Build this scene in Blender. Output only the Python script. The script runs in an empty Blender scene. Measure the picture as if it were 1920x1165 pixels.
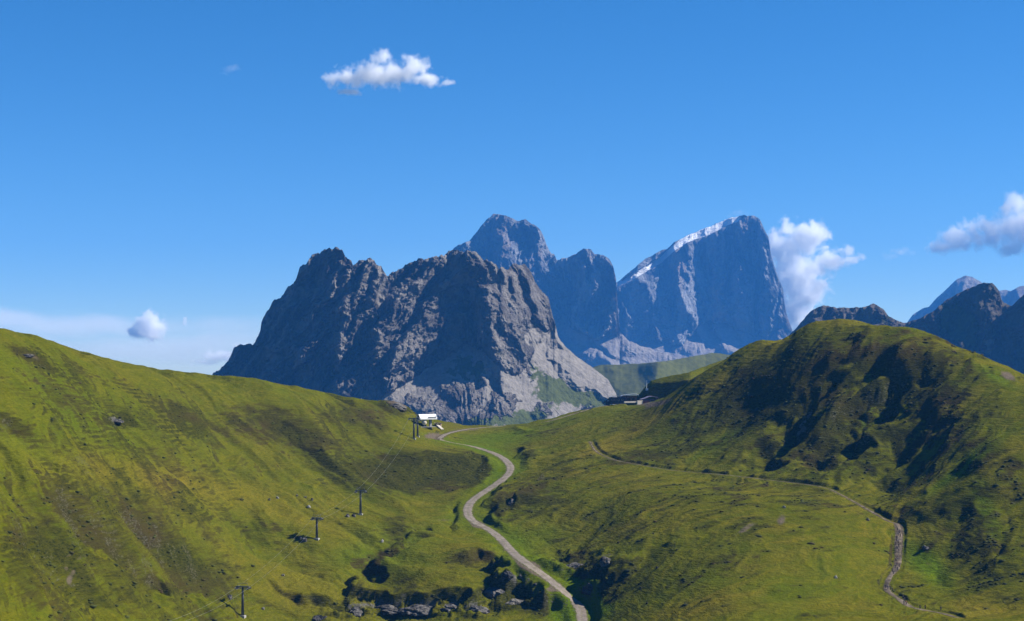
import bpy, bmesh, math, random
import numpy as np
from mathutils import Vector, Matrix
R = math.radians
rng = np.random.default_rng(7)
random.seed(7)
S = bpy.context.scene
COL = S.collection
F = 2955.0      # focal length in pixels of the 1920 px wide photograph
HV = 690.0      # row of the eye-level horizon
def px(u, v, d):
    """point d metres away (along +Y) that the photograph shows at pixel u, v"""
    return ((u - 960.0) / F * d, d, (HV - v) / F * d)

# ------------------------------------------------------------------ camera, sky, sun, exposure
cam = bpy.data.objects.new('camera', bpy.data.cameras.new('camera'))
COL.objects.link(cam); S.camera = cam
cam.rotation_euler = (R(90), 0, 0)
cam.data.sensor_width = 36.0
cam.data.lens = 36.0 * F / 1920.0
cam.data.shift_y = (HV - 582.5) / 1920.0
cam.data.clip_start = 0.5
cam.data.clip_end = 90000.0

SUN_AZ, SUN_EL = R(85), R(40)           # from the view direction (+Y) towards +X; height
sunv = Vector((math.cos(SUN_EL) * math.sin(SUN_AZ), math.cos(SUN_EL) * math.cos(SUN_AZ), math.sin(SUN_EL)))
w = bpy.data.worlds.new('World'); S.world = w; w.use_nodes = True
nt = w.node_tree; nt.nodes.clear()
sky = nt.nodes.new('ShaderNodeTexSky'); sky.sky_type = 'NISHITA'; sky.sun_disc = False
sky.sun_elevation = SUN_EL; sky.sun_rotation = SUN_AZ
sky.altitude = 2400; sky.air_density = 1.0; sky.dust_density = 0.0; sky.ozone_density = 6.0
gm = nt.nodes.new('ShaderNodeHueSaturation'); gm.inputs['Saturation'].default_value = 1.24
bg = nt.nodes.new('ShaderNodeBackground'); bg.inputs['Strength'].default_value = 0.067
wo = nt.nodes.new('ShaderNodeOutputWorld')
nt.links.new(sky.outputs[0], gm.inputs['Color']); nt.links.new(gm.outputs[0], bg.inputs['Color'])
nt.links.new(bg.outputs[0], wo.inputs['Surface'])
sl = bpy.data.lights.new('sun', 'SUN'); sl.energy = 5.0; sl.angle = R(0.53); sl.color = (1.0, 0.94, 0.84)
sun = bpy.data.objects.new('sun', sl); COL.objects.link(sun)
sun.rotation_euler = (-sunv).to_track_quat('-Z', 'Y').to_euler()
sun.location = (400, 200, 600)
S.view_settings.view_transform = 'Standard'; S.view_settings.look = 'None'
S.view_settings.gamma = 1; S.view_settings.exposure = 1.0
S.view_settings.use_curve_mapping = False
S.cycles.use_denoising = True
S.cycles.max_bounces = 24; S.cycles.diffuse_bounces = 4; S.cycles.glossy_bounces = 2
S.cycles.volume_bounces = 24
S.cycles.volume_step_rate = 1.0
S.cycles.volume_max_steps = 128

# ------------------------------------------------------------------ noise
_perm = rng.permutation(512).astype(np.int64)
_perm = np.concatenate([_perm, _perm, _perm])
_ang = rng.random(512) * 2 * np.pi
_gx, _gy = np.cos(_ang), np.sin(_ang)
def pn(x, y, seed=0):
    x = np.asarray(x, float) + seed * 17.31; y = np.asarray(y, float) + seed * 9.73
    xi = np.floor(x).astype(np.int64); yi = np.floor(y).astype(np.int64)
    fx = x - xi; fy = y - yi; xi &= 511; yi &= 511
    def g(ix, iy, dx, dy):
        h = _perm[_perm[ix & 511] + (iy & 511)]
        return _gx[h] * dx + _gy[h] * dy
    ux = fx * fx * fx * (fx * (fx * 6 - 15) + 10); uy = fy * fy * fy * (fy * (fy * 6 - 15) + 10)
    a = g(xi, yi, fx, fy); b = g(xi + 1, yi, fx - 1, fy)
    c = g(xi, yi + 1, fx, fy - 1); d = g(xi + 1, yi + 1, fx - 1, fy - 1)
    return ((a + (b - a) * ux) * (1 - uy) + (c + (d - c) * ux) * uy) * 1.5
def fbm(x, y, o=4, seed=0, gain=.5):
    r = 0; a = 1.0
    for i in range(o):
        r = r + a * pn(x * 2 ** i, y * 2 ** i, seed + i * 3); a *= gain
    return r
def ridged(x, y, o=5, seed=0, gain=.5):
    """sharp crests, 0..1"""
    r = 0; a = .5; wgt = 1.0
    for i in range(o):
        n = 1 - np.abs(pn(x * 2.03 ** i, y * 2.03 ** i, seed + i * 5)); n = n * n * wgt
        wgt = np.clip(n * 1.8, 0, 1); r = r + n * a; a *= gain
    return r
def sm(x, a, b):
    t = np.clip((x - a) / (b - a), 0, 1); return t * t * (3 - 2 * t)
def seg_dist(X, Y, pts):
    """unsigned distance to a polyline, side (+1 right of travel), arc fraction"""
    best = np.full(X.shape, 1e18); side = np.zeros(X.shape); frac = np.zeros(X.shape)
    L = [0]
    for a, b in zip(pts[:-1], pts[1:]): L.append(L[-1] + math.hypot(b[0] - a[0], b[1] - a[1]))
    tot = max(L[-1], 1e-9)
    for k, (a, b) in enumerate(zip(pts[:-1], pts[1:])):
        dx, dy = b[0] - a[0], b[1] - a[1]; ll = dx * dx + dy * dy + 1e-12
        t = np.clip(((X - a[0]) * dx + (Y - a[1]) * dy) / ll, 0, 1)
        ex = X - a[0] - t * dx; ey = Y - a[1] - t * dy
        d2 = ex * ex + ey * ey; m = d2 < best
        best = np.where(m, d2, best)
        side = np.where(m, np.sign(ex * dy - ey * dx), side)
        frac = np.where(m, (L[k] + t * math.sqrt(ll)) / tot, frac)
    return np.sqrt(best), side, frac

# ------------------------------------------------------------------ mesh helpers
def props(o, label=None, cat=None, group=None, kind=None):
    if label: o['label'] = label
    if cat: o['category'] = cat
    if group: o['group'] = group
    if kind: o['kind'] = kind
    return o
def grid_mesh(name, P, mat, attrs=None, smooth=True, flip=False):
    """P: rows x cols x 3"""
    n, m = P.shape[:2]
    me = bpy.data.meshes.new(name)
    idx = np.arange(n * m).reshape(n, m)
    q = np.stack([idx[:-1, :-1], idx[:-1, 1:], idx[1:, 1:], idx[1:, :-1]], -1).reshape(-1, 4)
    if flip: q = q[:, ::-1]
    nf = len(q)
    me.vertices.add(n * m); me.vertices.foreach_set('co', P.reshape(-1).astype(np.float32))
    me.loops.add(nf * 4); me.loops.foreach_set('vertex_index', q.reshape(-1).astype(np.int32))
    me.polygons.add(nf)
    me.polygons.foreach_set('loop_start', np.arange(0, nf * 4, 4, dtype=np.int32))
    me.polygons.foreach_set('use_smooth', np.full(nf, smooth))
    me.update(calc_edges=True)
    for k, A in (attrs or {}).items():
        at = me.attributes.new(k, 'FLOAT_COLOR', 'POINT')
        c = np.ones((n * m, 4), np.float32); c[:, :A.shape[-1]] = A.reshape(n * m, -1)
        at.data.foreach_set('color', c.reshape(-1))
    me.materials.append(mat)
    o = bpy.data.objects.new(name, me); COL.objects.link(o)
    return o
class MB:
    def __init__(s): s.bm = bmesh.new()
    def box(s, c, size, rz=0, rot=None):
        M = Matrix.Translation(c) @ (rot if rot is not None else Matrix.Rotation(rz, 4, 'Z')) @ Matrix.Diagonal((*size, 1))
        bmesh.ops.create_cube(s.bm, size=1, matrix=M); return s
    def tube(s, a, b, r1, r2=None, n=8):
        a = Vector(a); b = Vector(b); r2 = r1 if r2 is None else r2
        d = b - a; q = d.to_track_quat('Z', 'Y').to_matrix().to_4x4()
        bmesh.ops.create_cone(s.bm, cap_ends=True, segments=n, radius1=r1, radius2=r2, depth=d.length,
                              matrix=Matrix.Translation((a + b) / 2) @ q); return s
    def path(s, pts, r, n=6):
        for a, b in zip(pts[:-1], pts[1:]): s.tube(a, b, r, r, n)
        return s
    def ball(s, c, r, sc=(1, 1, 1), sub=2):
        bmesh.ops.create_icosphere(s.bm, subdivisions=sub, radius=r, matrix=Matrix.Translation(c) @ Matrix.Diagonal((*sc, 1))); return s
    def prism(s, prof, y0, y1, axis='Y'):
        """closed outline (x, z) swept along Y"""
        a = [s.bm.verts.new((x, y0, z)) for x, z in prof]; b = [s.bm.verts.new((x, y1, z)) for x, z in prof]
        n = len(prof)
        s.bm.faces.new(a); s.bm.faces.new(b[::-1])
        for i in range(n): s.bm.faces.new((a[i], b[i], b[(i + 1) % n], a[(i + 1) % n]))
        return s
    def build(s, name, mat, parent=None, smooth=False, bevel=0):
        bmesh.ops.recalc_face_normals(s.bm, faces=s.bm.faces[:])
        if bevel: bmesh.ops.bevel(s.bm, geom=s.bm.edges[:], offset=bevel, segments=2, affect='EDGES')
        me = bpy.data.meshes.new(name); s.bm.to_mesh(me); s.bm.free()
        me.materials.append(mat)
        if smooth: me.polygons.foreach_set('use_smooth', np.ones(len(me.polygons), bool))
        o = bpy.data.objects.new(name, me); COL.objects.link(o)
        if parent: o.parent = parent
        return o
def empty(name, loc, rz=0, **k):
    o = bpy.data.objects.new(name, None); COL.objects.link(o); o.location = loc; o.rotation_euler = (0, 0, rz)
    o.empty_display_size = 0.5
    return props(o, **k)
def copy_tree(o, parent=None):
    c = o.copy(); COL.objects.link(c)
    if parent: c.parent = parent
    for ch in list(o.children): copy_tree(ch, c)
    return c

# ------------------------------------------------------------------ material helpers
class NT:
    def __init__(s, name):
        s.m = bpy.data.materials.new(name); s.m.use_nodes = True; s.t = s.m.node_tree
        s.b = s.t.nodes['Principled BSDF']; s.out = s.t.nodes['Material Output']
    def n(s, typ, **k):
        x = s.t.nodes.new(typ)
        for a, b in k.items(): setattr(x, a, b)
        return x
    def l(s, a, b): s.t.links.new(a, b)
    def set(s, sock, v):
        if hasattr(v, 'links') or hasattr(v, 'is_output'): s.l(v, sock)
        else: sock.default_value = v
    def math(s, op, a, b=None, c=None, clamp=False):
        x = s.n('ShaderNodeMath', operation=op); x.use_clamp = clamp; s.set(x.inputs[0], a)
        if b is not None: s.set(x.inputs[1], b)
        if c is not None: s.set(x.inputs[2], c)
        return x.outputs[0]
    def mix(s, f, a, b, mode='MIX'):
        x = s.n('ShaderNodeMix', data_type='RGBA', blend_type=mode); s.set(x.inputs[0], f)
        s.set(x.inputs[6], a if not isinstance(a, tuple) else (*a, 1)); s.set(x.inputs[7], b if not isinstance(b, tuple) else (*b, 1))
        return x.outputs[2]
    def ramp(s, v, lo, hi, a=0.0, b=1.0):
        x = s.n('ShaderNodeMapRange', interpolation_type='SMOOTHSTEP'); s.set(x.inputs[0], v)
        x.inputs[1].default_value = lo; x.inputs[2].default_value = hi; x.inputs[3].default_value = a; x.inputs[4].default_value = b
        return x.outputs[0]
    def pos(s, scale=(1, 1, 1), rot=(0, 0, 0), obj=False):
        if obj:
            p = s.n('ShaderNodeTexCoord').outputs['Object']
        else:
            p = s.n('ShaderNodeNewGeometry').outputs['Position']
        x = s.n('ShaderNodeMapping'); s.l(p, x.inputs[0]); x.inputs['Scale'].default_value = scale; x.inputs['Rotation'].default_value = rot
        return x.outputs[0]
    def noise(s, vec, scale, detail=6, rough=.55, dist=0.0, ridge=False):
        x = s.n('ShaderNodeTexNoise'); s.l(vec, x.inputs['Vector']); x.inputs['Scale'].default_value = scale
        x.inputs['Detail'].default_value = detail; x.inputs['Roughness'].default_value = rough; x.inputs['Distortion'].default_value = dist
        if ridge: x.noise_type = 'RIDGED_MULTIFRACTAL'
        return x.outputs[0]
    def attr(s, name):
        x = s.n('ShaderNodeAttribute'); x.attribute_name = name
        y = s.n('ShaderNodeSeparateColor'); s.l(x.outputs['Color'], y.inputs[0]); return y.outputs
    def bump(s, h, dist, strength=1.0, prev=None):
        x = s.n('ShaderNodeBump'); x.inputs['Strength'].default_value = strength; x.inputs['Distance'].default_value = dist
        s.l(h, x.inputs['Height'])
        if prev is not None: s.l(prev, x.inputs['Normal'])
        return x.outputs[0]
    def done(s, col, rough=.9, normal=None, spec=.2, metal=0.0):
        s.set(s.b.inputs['Base Color'], col if not isinstance(col, tuple) else (*col, 1))
        s.set(s.b.inputs['Roughness'], rough); s.b.inputs['Specular IOR Level'].default_value = spec
        s.b.inputs['Metallic'].default_value = metal
        if normal is not None: s.l(normal, s.b.inputs['Normal'])
        return s.m
def painted(name, col, rough=.5, wear=.12, scale=1.5, metal=0.0, spec=.4):
    N = NT(name); p = N.pos((1, 1, .4), obj=True)
    n = N.noise(p, scale, 5, .6)
    c = N.mix(N.ramp(n, .35, .7), tuple(x * (1 - wear * 2) for x in col), tuple(min(1, x * (1 + wear)) for x in col))
    return N.done(c, N.ramp(n, .3, .7, rough - .1, rough + .12), N.bump(n, .01, .4), spec, metal)

# grass: attribute gm = (heath, dry, bare)
def grass_material():
    N = NT('alpine_grass')
    h, dry, bare = N.attr('gm')[:3]
    ex = N.attr('gx')                       # R lush, G rock
    p = N.pos((1, .6, 2.6)); pf = N.pos((1, .8, 1.8))
    n_big = N.noise(N.pos((.5, .35, 1.0)), .05, 3, .5)
    n_mid = N.noise(p, .16, 5, .62, .6)
    n_fine = N.noise(pf, .75, 4, .7, .3)
    n_str = N.noise(N.pos((.5, .4, 4.2)), .35, 4, .65, .8)
    g1 = N.mix(N.ramp(n_mid, .3, .72), (0.0636, 0.0732, 0.0029), (0.1051, 0.1018, 0.0049))
    g1 = N.mix(N.math('MULTIPLY', dry, N.ramp(n_big, .2, .7, .55, 1.0)), g1, (0.1410, 0.1111, 0.0105))
    g1 = N.mix(ex[0], g1, (0.0691, 0.1083, 0.0023))
    hm = N.math('ADD', h, N.math('MULTIPLY', N.math('SUBTRACT', n_mid, .5), 1.1))
    hm = N.math('ADD', hm, N.math('MULTIPLY', N.math('SUBTRACT', n_str, .5), .9))
    hm = N.ramp(hm, .25, .85)
    heath_and_shade = N.mix(N.ramp(n_fine, .35, .65), (0.0166, 0.0195, 0.0029), (0.0498, 0.0476, 0.0067))
    heath_and_shade = N.mix(N.ramp(n_big, .4, .75), heath_and_shade, (0.0442, 0.0313, 0.0105))
    c = N.mix(hm, g1, heath_and_shade)
    c = N.mix(N.ramp(n_fine, .38, .66, .0, .45), c, (0.0332, 0.0379, 0.0029))
    soil = N.mix(n_fine, (0.0553, 0.0422, 0.0263), (0.1327, 0.1083, 0.0785))
    bm = N.ramp(N.math('ADD', bare, N.math('MULTIPLY', N.math('SUBTRACT', n_mid, .5), .8)), .35, .75)
    c = N.mix(bm, c, soil)
    rk = N.mix(N.noise(p, .9, 5, .7), (0.0276, 0.0271, 0.0263), (0.1659, 0.1571, 0.1333))
    rm = N.ramp(N.math('ADD', ex[1], N.math('MULTIPLY', N.math('SUBTRACT', n_fine, .5), .8)), .4, .7)
    c = N.mix(rm, c, rk)
    hgt = N.math('ADD', N.math('MULTIPLY', n_mid, 1.6), N.math('ADD', N.math('MULTIPLY', n_fine, .55), N.math('MULTIPLY', n_str, 1.2)))
    b = N.bump(hgt, .9, .8)
    return N.done(c, 1.0, b, 0.0)
M = {}
M['grass'] = grass_material()
def rock_material(name, dark, light, scree, green, sc, bumpd, vert=3.0, warm=(.34, .24, .18)):
    """attribute rm = (scree, green, warm)"""
    N = NT(name)
    a = N.attr('rm')
    p = N.pos((1, 1, 1.0 / vert)); pi = N.pos((1, 1, 1.6), (R(8), R(14), 0))
    n1 = N.noise(p, sc, 8, .62, .5); n2 = N.noise(N.pos(), sc * 4.2, 6, .65); n3 = N.noise(pi, sc * 2.0, 5, .7)
    n4 = N.noise(p, sc * .3, 4, .5)
    c = N.mix(N.ramp(n1, .38, .64), dark, light)
    c = N.mix(N.ramp(n3, .5, .72, 0, .55), c, tuple(x * .45 for x in dark))
    c = N.mix(N.math('MULTIPLY', a[2], N.ramp(n4, .3, .6, .35, 1.0)), c, warm)
    sc_c = N.mix(N.ramp(n2, .3, .7), tuple(x * .72 for x in scree), tuple(x * 1.15 for x in scree))
    sm_ = N.ramp(N.math('ADD', a[0], N.math('MULTIPLY', N.math('SUBTRACT', n1, .5), .9)), .4, .62)
    c = N.mix(sm_, c, sc_c)
    gr = N.mix(N.ramp(n2, .3, .7), tuple(x * .6 for x in green), green)
    gmk = N.ramp(N.math('ADD', a[1], N.math('MULTIPLY', N.math('SUBTRACT', n1, .5), .9)), .4, .62)
    c = N.mix(gmk, c, gr)
    if name == 'pale_dolomite':
        sn = N.attr('sn')[0]; c = N.mix(N.ramp(sn, .3, .6), c, (.80, .82, .86))
    hh = N.math('ADD', n1, N.math('ADD', N.math('MULTIPLY', n3, .4), N.math('MULTIPLY', n2, .25)))
    keep = N.math('SUBTRACT', 1.0, N.math('MULTIPLY', N.math('MAXIMUM', sm_, gmk), .8))
    b = N.bump(N.math('MULTIPLY', hh, keep), bumpd, 1.0)
    return N.done(c, .95, b, .1)
M['rockA'] = rock_material('grey_limestone', (.040, .040, .042), (.235, .22, .20), (.178, .162, .143), (.065, .078, .016), .024, 40, 2.0, (.19, .15, .12))
M['rockB'] = rock_material('pale_dolomite', (.07, .075, .085), (.28, .285, .30), (.19, .17, .155), (.10, .12, .04), .011, 90, 4.5, (.36, .26, .18))
M['rockR'] = rock_material('dark_slate_rock', (0.021, 0.025, 0.025), (0.072, 0.072, 0.064), (0.102, 0.102, 0.085), (0.043, 0.051, 0.010), .012, 34)
M['rockG'] = rock_material('green_ridge', (.06, .06, .05), (.12, .12, .10), (.13, .13, .11), (.082, .088, .010), .014, 14)
M['rockW'] = rock_material('pale_stone', (.16, .155, .15), (.30, .29, .27), (0.510, 0.510, 0.493), (0.085, 0.102, 0.025), .5, .2, 1.0)
M['rockF'] = rock_material('boulder_rock', (.022, .022, .022), (.14, .13, .12), (0.212, 0.200, 0.187), (0.085, 0.102, 0.025), .5, .5, 1.0)
def bare_mat():
    N = NT('gravel_road'); p = N.pos()
    e, al = N.attr('rd')[:2]
    n = N.noise(p, .35, 5, .6); f = N.noise(p, 2.2, 4, .7); g = N.noise(p, .9, 4, .65)
    c = N.mix(N.ramp(n, .3, .7), (.13, .107, .086), (.225, .19, .16)); c = N.mix(N.ramp(f, .45, .75, 0, .45), c, (.12, .10, .08))
    mid = N.math('MULTIPLY', N.ramp(e, .10, .34, 1.0, 0.0), N.ramp(g, .38, .62, 0.0, .55)); c = N.mix(mid, c, (.10, .10, .04))
    eg = N.ramp(N.math('ADD', e, N.math('MULTIPLY', N.math('SUBTRACT', g, .5), 1.1)), .78, .98); c = N.mix(eg, c, (.075, .085, .015))
    return N.done(c, .95, N.bump(f, .12, .5), .1)
M['gravel'] = bare_mat()
def trail_mat():
    N = NT('worn_trail_earth'); p = N.pos()
    n = N.noise(p, .25, 5, .6); f = N.noise(p, 1.8, 4, .7)
    c = N.mix(N.ramp(n, .35, .65), (.05, .038, .026), (.17, .135, .10)); c = N.mix(N.ramp(f, .5, .75, 0, .6), c, (.09, .08, .04))
    return N.done(c, .95, N.bump(f, .1, .5), .1)
M['trail'] = trail_mat()

# ------------------------------------------------------------------ foreground hills: one heightfield
# surveyed points: for some pixel columns, (row, distance in metres) from near to the crest
SURV = {
 -250: [(1165,400),(1000,450),(850,510),(700,580),(570,640)],
 0: [(1165,430),(1030,470),(900,520),(780,580),(690,640),(615,690)],
 150: [(1165,480),(1040,525),(920,580),(800,650),(720,715),(660,765)],
 300: [(1165,550),(1050,600),(930,665),(830,725),(750,790),(692,840)],
 455: [(1155,640),(1050,680),(950,740),(860,800),(780,850),(707,905)],
 600: [(1165,655),(1090,690),(1010,735),(930,785),(850,840),(733,945)],
 676: [(1165,655),(1090,695),(1030,735),(963,785),(920,820),(880,855),(830,895),(746,985)],
 740: [(1165,655),(1100,690),(1040,725),(980,775),(930,830),(890,865),(840,905),(800,960),(753,1020)],
 800: [(1165,650),(1080,690),(1000,755),(940,830),(900,865),(850,905),(828,960),(805,1060),(784,1095)],
 870: [(1165,640),(1080,690),(1000,765),(940,825),(900,870),(860,915),(835,975),(812,1050),(796,1110)],
 950: [(1165,640),(1080,690),(1000,765),(940,825),(880,900),(840,975),(797,1150)],
 1080: [(1165,640),(1080,690),(1000,745),(940,795),(880,860),(830,940),(800,1010),(771,1170)],
 1200: [(1165,600),(1080,650),(1000,705),(930,765),(863,870),(820,920),(790,970),(761,1190)],
 1300: [(1165,575),(1080,625),(1000,680),(930,745),(876,850),(820,890),(760,930),(712,970)],
 1400: [(1165,560),(1080,615),(1000,665),(940,720),(888,810),(820,860),(740,910),(648,965)],
 1500: [(1165,560),(1080,615),(1000,665),(950,710),(905,785),(830,830),(720,885),(615,945)],
 1590: [(1165,560),(1080,620),(1010,665),(960,705),(925,755),(850,800),(720,860),(598,930)],
 1680: [(1165,560),(1100,625),(1040,660),(990,690),(940,740),(860,790),(740,840),(614,900)],
 1760: [(1165,540),(1130,600),(1060,635),(1000,670),(940,715),(880,755),(800,790),(720,830),(632,875)],
 1840: [(1165,530),(1120,600),(1040,637),(960,672),(885,712),(830,752),(760,795),(668,862)],
 1920: [(1165,520),(1125,590),(1040,632),(960,668),(880,708),(805,748),(760,785),(702,855)],
 2150: [(1165,490),(1100,570),(1000,635),(880,690),(800,740),(750,800),(740,860)],
}
CREST = [(-250,570),(0,615),(70,630),(150,658),(225,678),(300,692),(400,703),(480,710),(560,726),(640,742),(700,751),(738,751),
 (765,764),(785,780),(830,790),(870,797),(930,798),(980,795),(1040,782),(1090,769),(1130,762),(1200,759),(1225,753),(1250,744),
 (1290,716),(1320,697),(1350,681),(1385,656),(1405,644),(1430,638),(1450,639),(1466,637),(1485,627),(1500,615),(1530,603),
 (1560,599),(1600,599),(1625,606),(1650,610),(1690,613),(1720,617),(1750,626),(1790,648),(1830,662),(1860,676),(1890,688),(1920,702),(2150,740)]
ctrl = []
for u0, L in SURV.items():
    z = lambda zz, d: HV - zz * F / d
    ctrl += [(u0, z(-4.5, 10), 10), (u0, z(-13, 30), 30), (u0, z(-30, 80), 80), (u0, z(-56, 180), 180)]
    d1 = L[0][1]; ctrl.append((u0, L[0][0] + 150, d1 * .74))
    ctrl += [(u0, v, d) for v, d in L]
    vc, dc = L[-1]
    ctrl += [(u0, vc + 14, dc * 1.07), (u0, vc + 70, dc * 1.22), (u0, vc + 190, dc * 1.55)]
ctrl = np.array(ctrl, float)
KX, KY = 1 / 260.0, 6.0
cx, cy = ctrl[:, 0] * KX, np.log(ctrl[:, 2]) * KY
def tk(r2): return np.where(r2 > 1e-12, .5 * r2 * np.log(r2 + 1e-12), 0)
n_ = len(ctrl)
A_ = np.zeros((n_ + 3, n_ + 3)); A_[:n_, :n_] = tk((cx[:, None] - cx) ** 2 + (cy[:, None] - cy) ** 2) + np.eye(n_) * .02
A_[:n_, n_] = 1; A_[:n_, n_ + 1] = cx; A_[:n_, n_ + 2] = cy; A_[n_:, :n_] = A_[:n_, n_:].T
W_ = np.linalg.solve(A_, np.concatenate([ctrl[:, 1], [0, 0, 0]]))
UU = np.arange(-230, 2151, 2.0)
dd = np.concatenate([np.exp(np.linspace(np.log(10), np.log(380), 60))[:-1],
                     np.exp(np.linspace(np.log(380), np.log(1260), 860)),
                     np.exp(np.linspace(np.log(1260), np.log(1750), 40))[1:]])
NU, ND = len(UU), len(dd)
V = np.zeros((ND, NU))
gy = np.log(dd) * KY; gx = UU * KX
# evaluate coarsely, then smooth upsample
ci = np.unique(np.r_[np.arange(0, ND, 4), ND - 1]); cj = np.unique(np.r_[np.arange(0, NU, 5), NU - 1])
Vc = np.zeros((len(ci), len(cj)))
for a, i in enumerate(ci):
    r2 = (gx[cj][:, None] - cx) ** 2 + (gy[i] - cy) ** 2
    Vc[a] = tk(r2) @ W_[:n_] + W_[n_] + W_[n_ + 1] * gx[cj] + W_[n_ + 2] * gy[i]
def cub(xc, Y, x):
    """Catmull-Rom along axis 0"""
    k = np.clip(np.searchsorted(xc, x) - 1, 0, len(xc) - 2)
    m = np.gradient(Y, xc, axis=0)
    h = (xc[k + 1] - xc[k]); t = ((x - xc[k]) / h)[:, None]; h = h[:, None]
    return (2*t**3-3*t**2+1)*Y[k] + (t**3-2*t**2+t)*h*m[k] + (-2*t**3+3*t**2)*Y[k+1] + (t**3-t**2)*h*m[k+1]
V = cub(gy[ci], Vc, gy); V = cub(gx[cj], V.T, gx).T
D2 = np.broadcast_to(dd[:, None], V.shape)
X2 = (UU[None, :] - 960) / F * D2
Y2 = D2
Z = (HV - V) / F * D2
def Vof(Z): return HV - Z * F / D2
cu = np.array([c[0] for c in CREST], float); cv = np.array([c[1] for c in CREST], float)
crest_t = np.interp(UU, cu, cv)
crest_t = crest_t + fbm(UU / 30, UU * 0, 4, 3) * 1.6
def crest_fix(Z, it=3):
    for _ in range(it):
        Vv = Vof(Z); near = dd > 400
        Vm = np.where(near[:, None], Vv, 9999)
        row = Vm.argmin(0); vmin = Vm.min(0)
        dv = crest_t - vmin
        ld = np.log(dd)[:, None]; lc = np.log(dd[row])
        # smooth the crest distance along u
        k = np.ones(25) / 25; lc = np.convolve(np.pad(lc, 12, 'edge'), k, 'valid')
        k2 = np.exp(-.5 * (np.arange(-70, 71) / 26.0) ** 2); k2 /= k2.sum()
        lc = np.convolve(np.pad(lc, 70, 'edge'), k2, 'valid')
        dvs = np.convolve(np.pad(dv, 70, 'edge'), k2, 'valid')
        far = np.exp(-((ld - lc) / .3) ** 2)
        Z = Z - np.where(ld > lc, far, np.exp(-((ld - lc) / .20) ** 2)) * dvs[None, :] * D2 / F
        Z = Z - np.where(ld > lc, far, np.exp(-((ld - lc) / .022) ** 2)) * (dv - dvs)[None, :] * D2 / F
    return Z
def cast(pts):
    """first surface point the photograph shows at each pixel -> (x, y, z)"""
    out = []
    Vv = Vof(Z)
    for u, v in pts:
        j = (u - UU[0]) / 2.0; j0 = int(np.clip(j, 0, NU - 2)); t = j - j0
        c = Vv[:, j0] * (1 - t) + Vv[:, j0 + 1] * t
        start = np.searchsorted(dd, 380)
        k = start
        hit = np.nonzero(c[start:] <= v)[0]
        if len(hit) == 0: k = start + int(c[start:].argmin()); d = dd[k]
        else:
            k = start + hit[0]
            if k == start: d = dd[k]
            else:
                s = (c[k - 1] - v) / max(c[k - 1] - c[k], 1e-6); d = dd[k - 1] + s * (dd[k] - dd[k - 1])
        out.append(((u - 960) / F * d, d, (HV - v) / F * d))
    return out
def densify(p, step):
    o = [p[0]]
    for a, b in zip(p[:-1], p[1:]):
        n = max(1, int(math.dist(a[:2], b[:2]) / step))
        for i in range(1, n + 1): o.append(tuple(a[k] + (b[k] - a[k]) * i / n for k in range(len(a))))
    return o
def spline(p, n=8):
    P = [np.array(q, float) for q in p]; P = [2 * P[0] - P[1]] + P + [2 * P[-1] - P[-2]]; o = []
    for i in range(1, len(P) - 2):
        for k in range(n):
            t = k / n
            o.append(tuple(.5 * ((2*P[i]) + (-P[i-1]+P[i+1])*t + (2*P[i-1]-5*P[i]+4*P[i+1]-P[i+2])*t*t + (-P[i-1]+3*P[i]-3*P[i+1]+P[i+2])*t**3)))
    o.append(tuple(P[-2])); return o
def window(pts, m):
    xs = [p[0] for p in pts]; ys = [p[1] for p in pts]
    i0 = max(0, np.searchsorted(dd, min(ys) - m)); i1 = min(ND, np.searchsorted(dd, max(ys) + m) + 1)
    yy = max(min(ys) - m, 60)
    j0 = int(np.clip(((min(xs) - m) / (yy if min(xs) - m < 0 else max(ys) + m) * F + 960 - UU[0]) / 2, 0, NU - 1))
    j1 = int(np.clip(((max(xs) + m) / (yy if max(xs) + m > 0 else max(ys) + m) * F + 960 - UU[0]) / 2 + 1, 1, NU))
    return slice(i0, i1), slice(j0, j1)
def rib(pxs, h, wl, wr, sharp=1.0, taper=.25, rough=.35):
    """raise (h>0) or carve (h<0) along a line drawn bottom to top; wl, wr: widths on its left and right, metres"""
    global Z
    p = spline(cast(pxs), 6); m = max(wl, wr) * 1.6 + 5
    I, J = window(p, m)
    x = X2[I, J]; y = Y2[I, J]
    wx = fbm(x / 22, y / 22, 3, 11) * rough * 12; wy = fbm(x / 22, y / 22, 3, 23) * rough * 12
    d, s, f = seg_dist(x + wx, y + wy, p)
    wd = np.where(s > 0, wr, wl); q = d / wd
    prof = (1 - sm(q, 0, 1)) if sharp < .5 else np.clip(1 - q, 0, 1) ** 1.15
    tp = sm(f, 0, taper) * (1 - sm(f, 1 - taper, 1)) if taper > 0 else 1
    Z[I, J] += h * prof * tp

def patch(lst, Ug, Vg):
    r = np.zeros(Ug.shape)
    for (u, v, ru, rv, ang, amt) in lst:
        a = R(ang); dx = Ug - u; dy = Vg - v
        p = (dx * math.cos(a) + dy * math.sin(a)) / ru; q = (-dx * math.sin(a) + dy * math.cos(a)) / rv
        r = r + amt * np.exp(-(p * p + q * q) ** 1.3)
    return r
CRAG = [(790,1145,150,18,0,1.0),(900,1140,50,14,0,.9),(665,1145,50,16,0,.9),(960,1108,60,30,0,.9),(1085,1060,55,26,20,1.0),(1130,1095,36,30,30,.7),(740,762,26,10,15,.8),(900,1045,50,12,0,.6),
 (748,1008,14,20,0,.5),(700,1062,14,10,0,.5),(1495,800,20,40,20,.6),(215,785,34,9,5,.6),(60,668,30,8,25,.5),(935,965,10,36,0,.5),(905,890,12,20,0,.5),(1590,1140,0.1,0.1,0,0)]
Z = crest_fix(Z)
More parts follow.
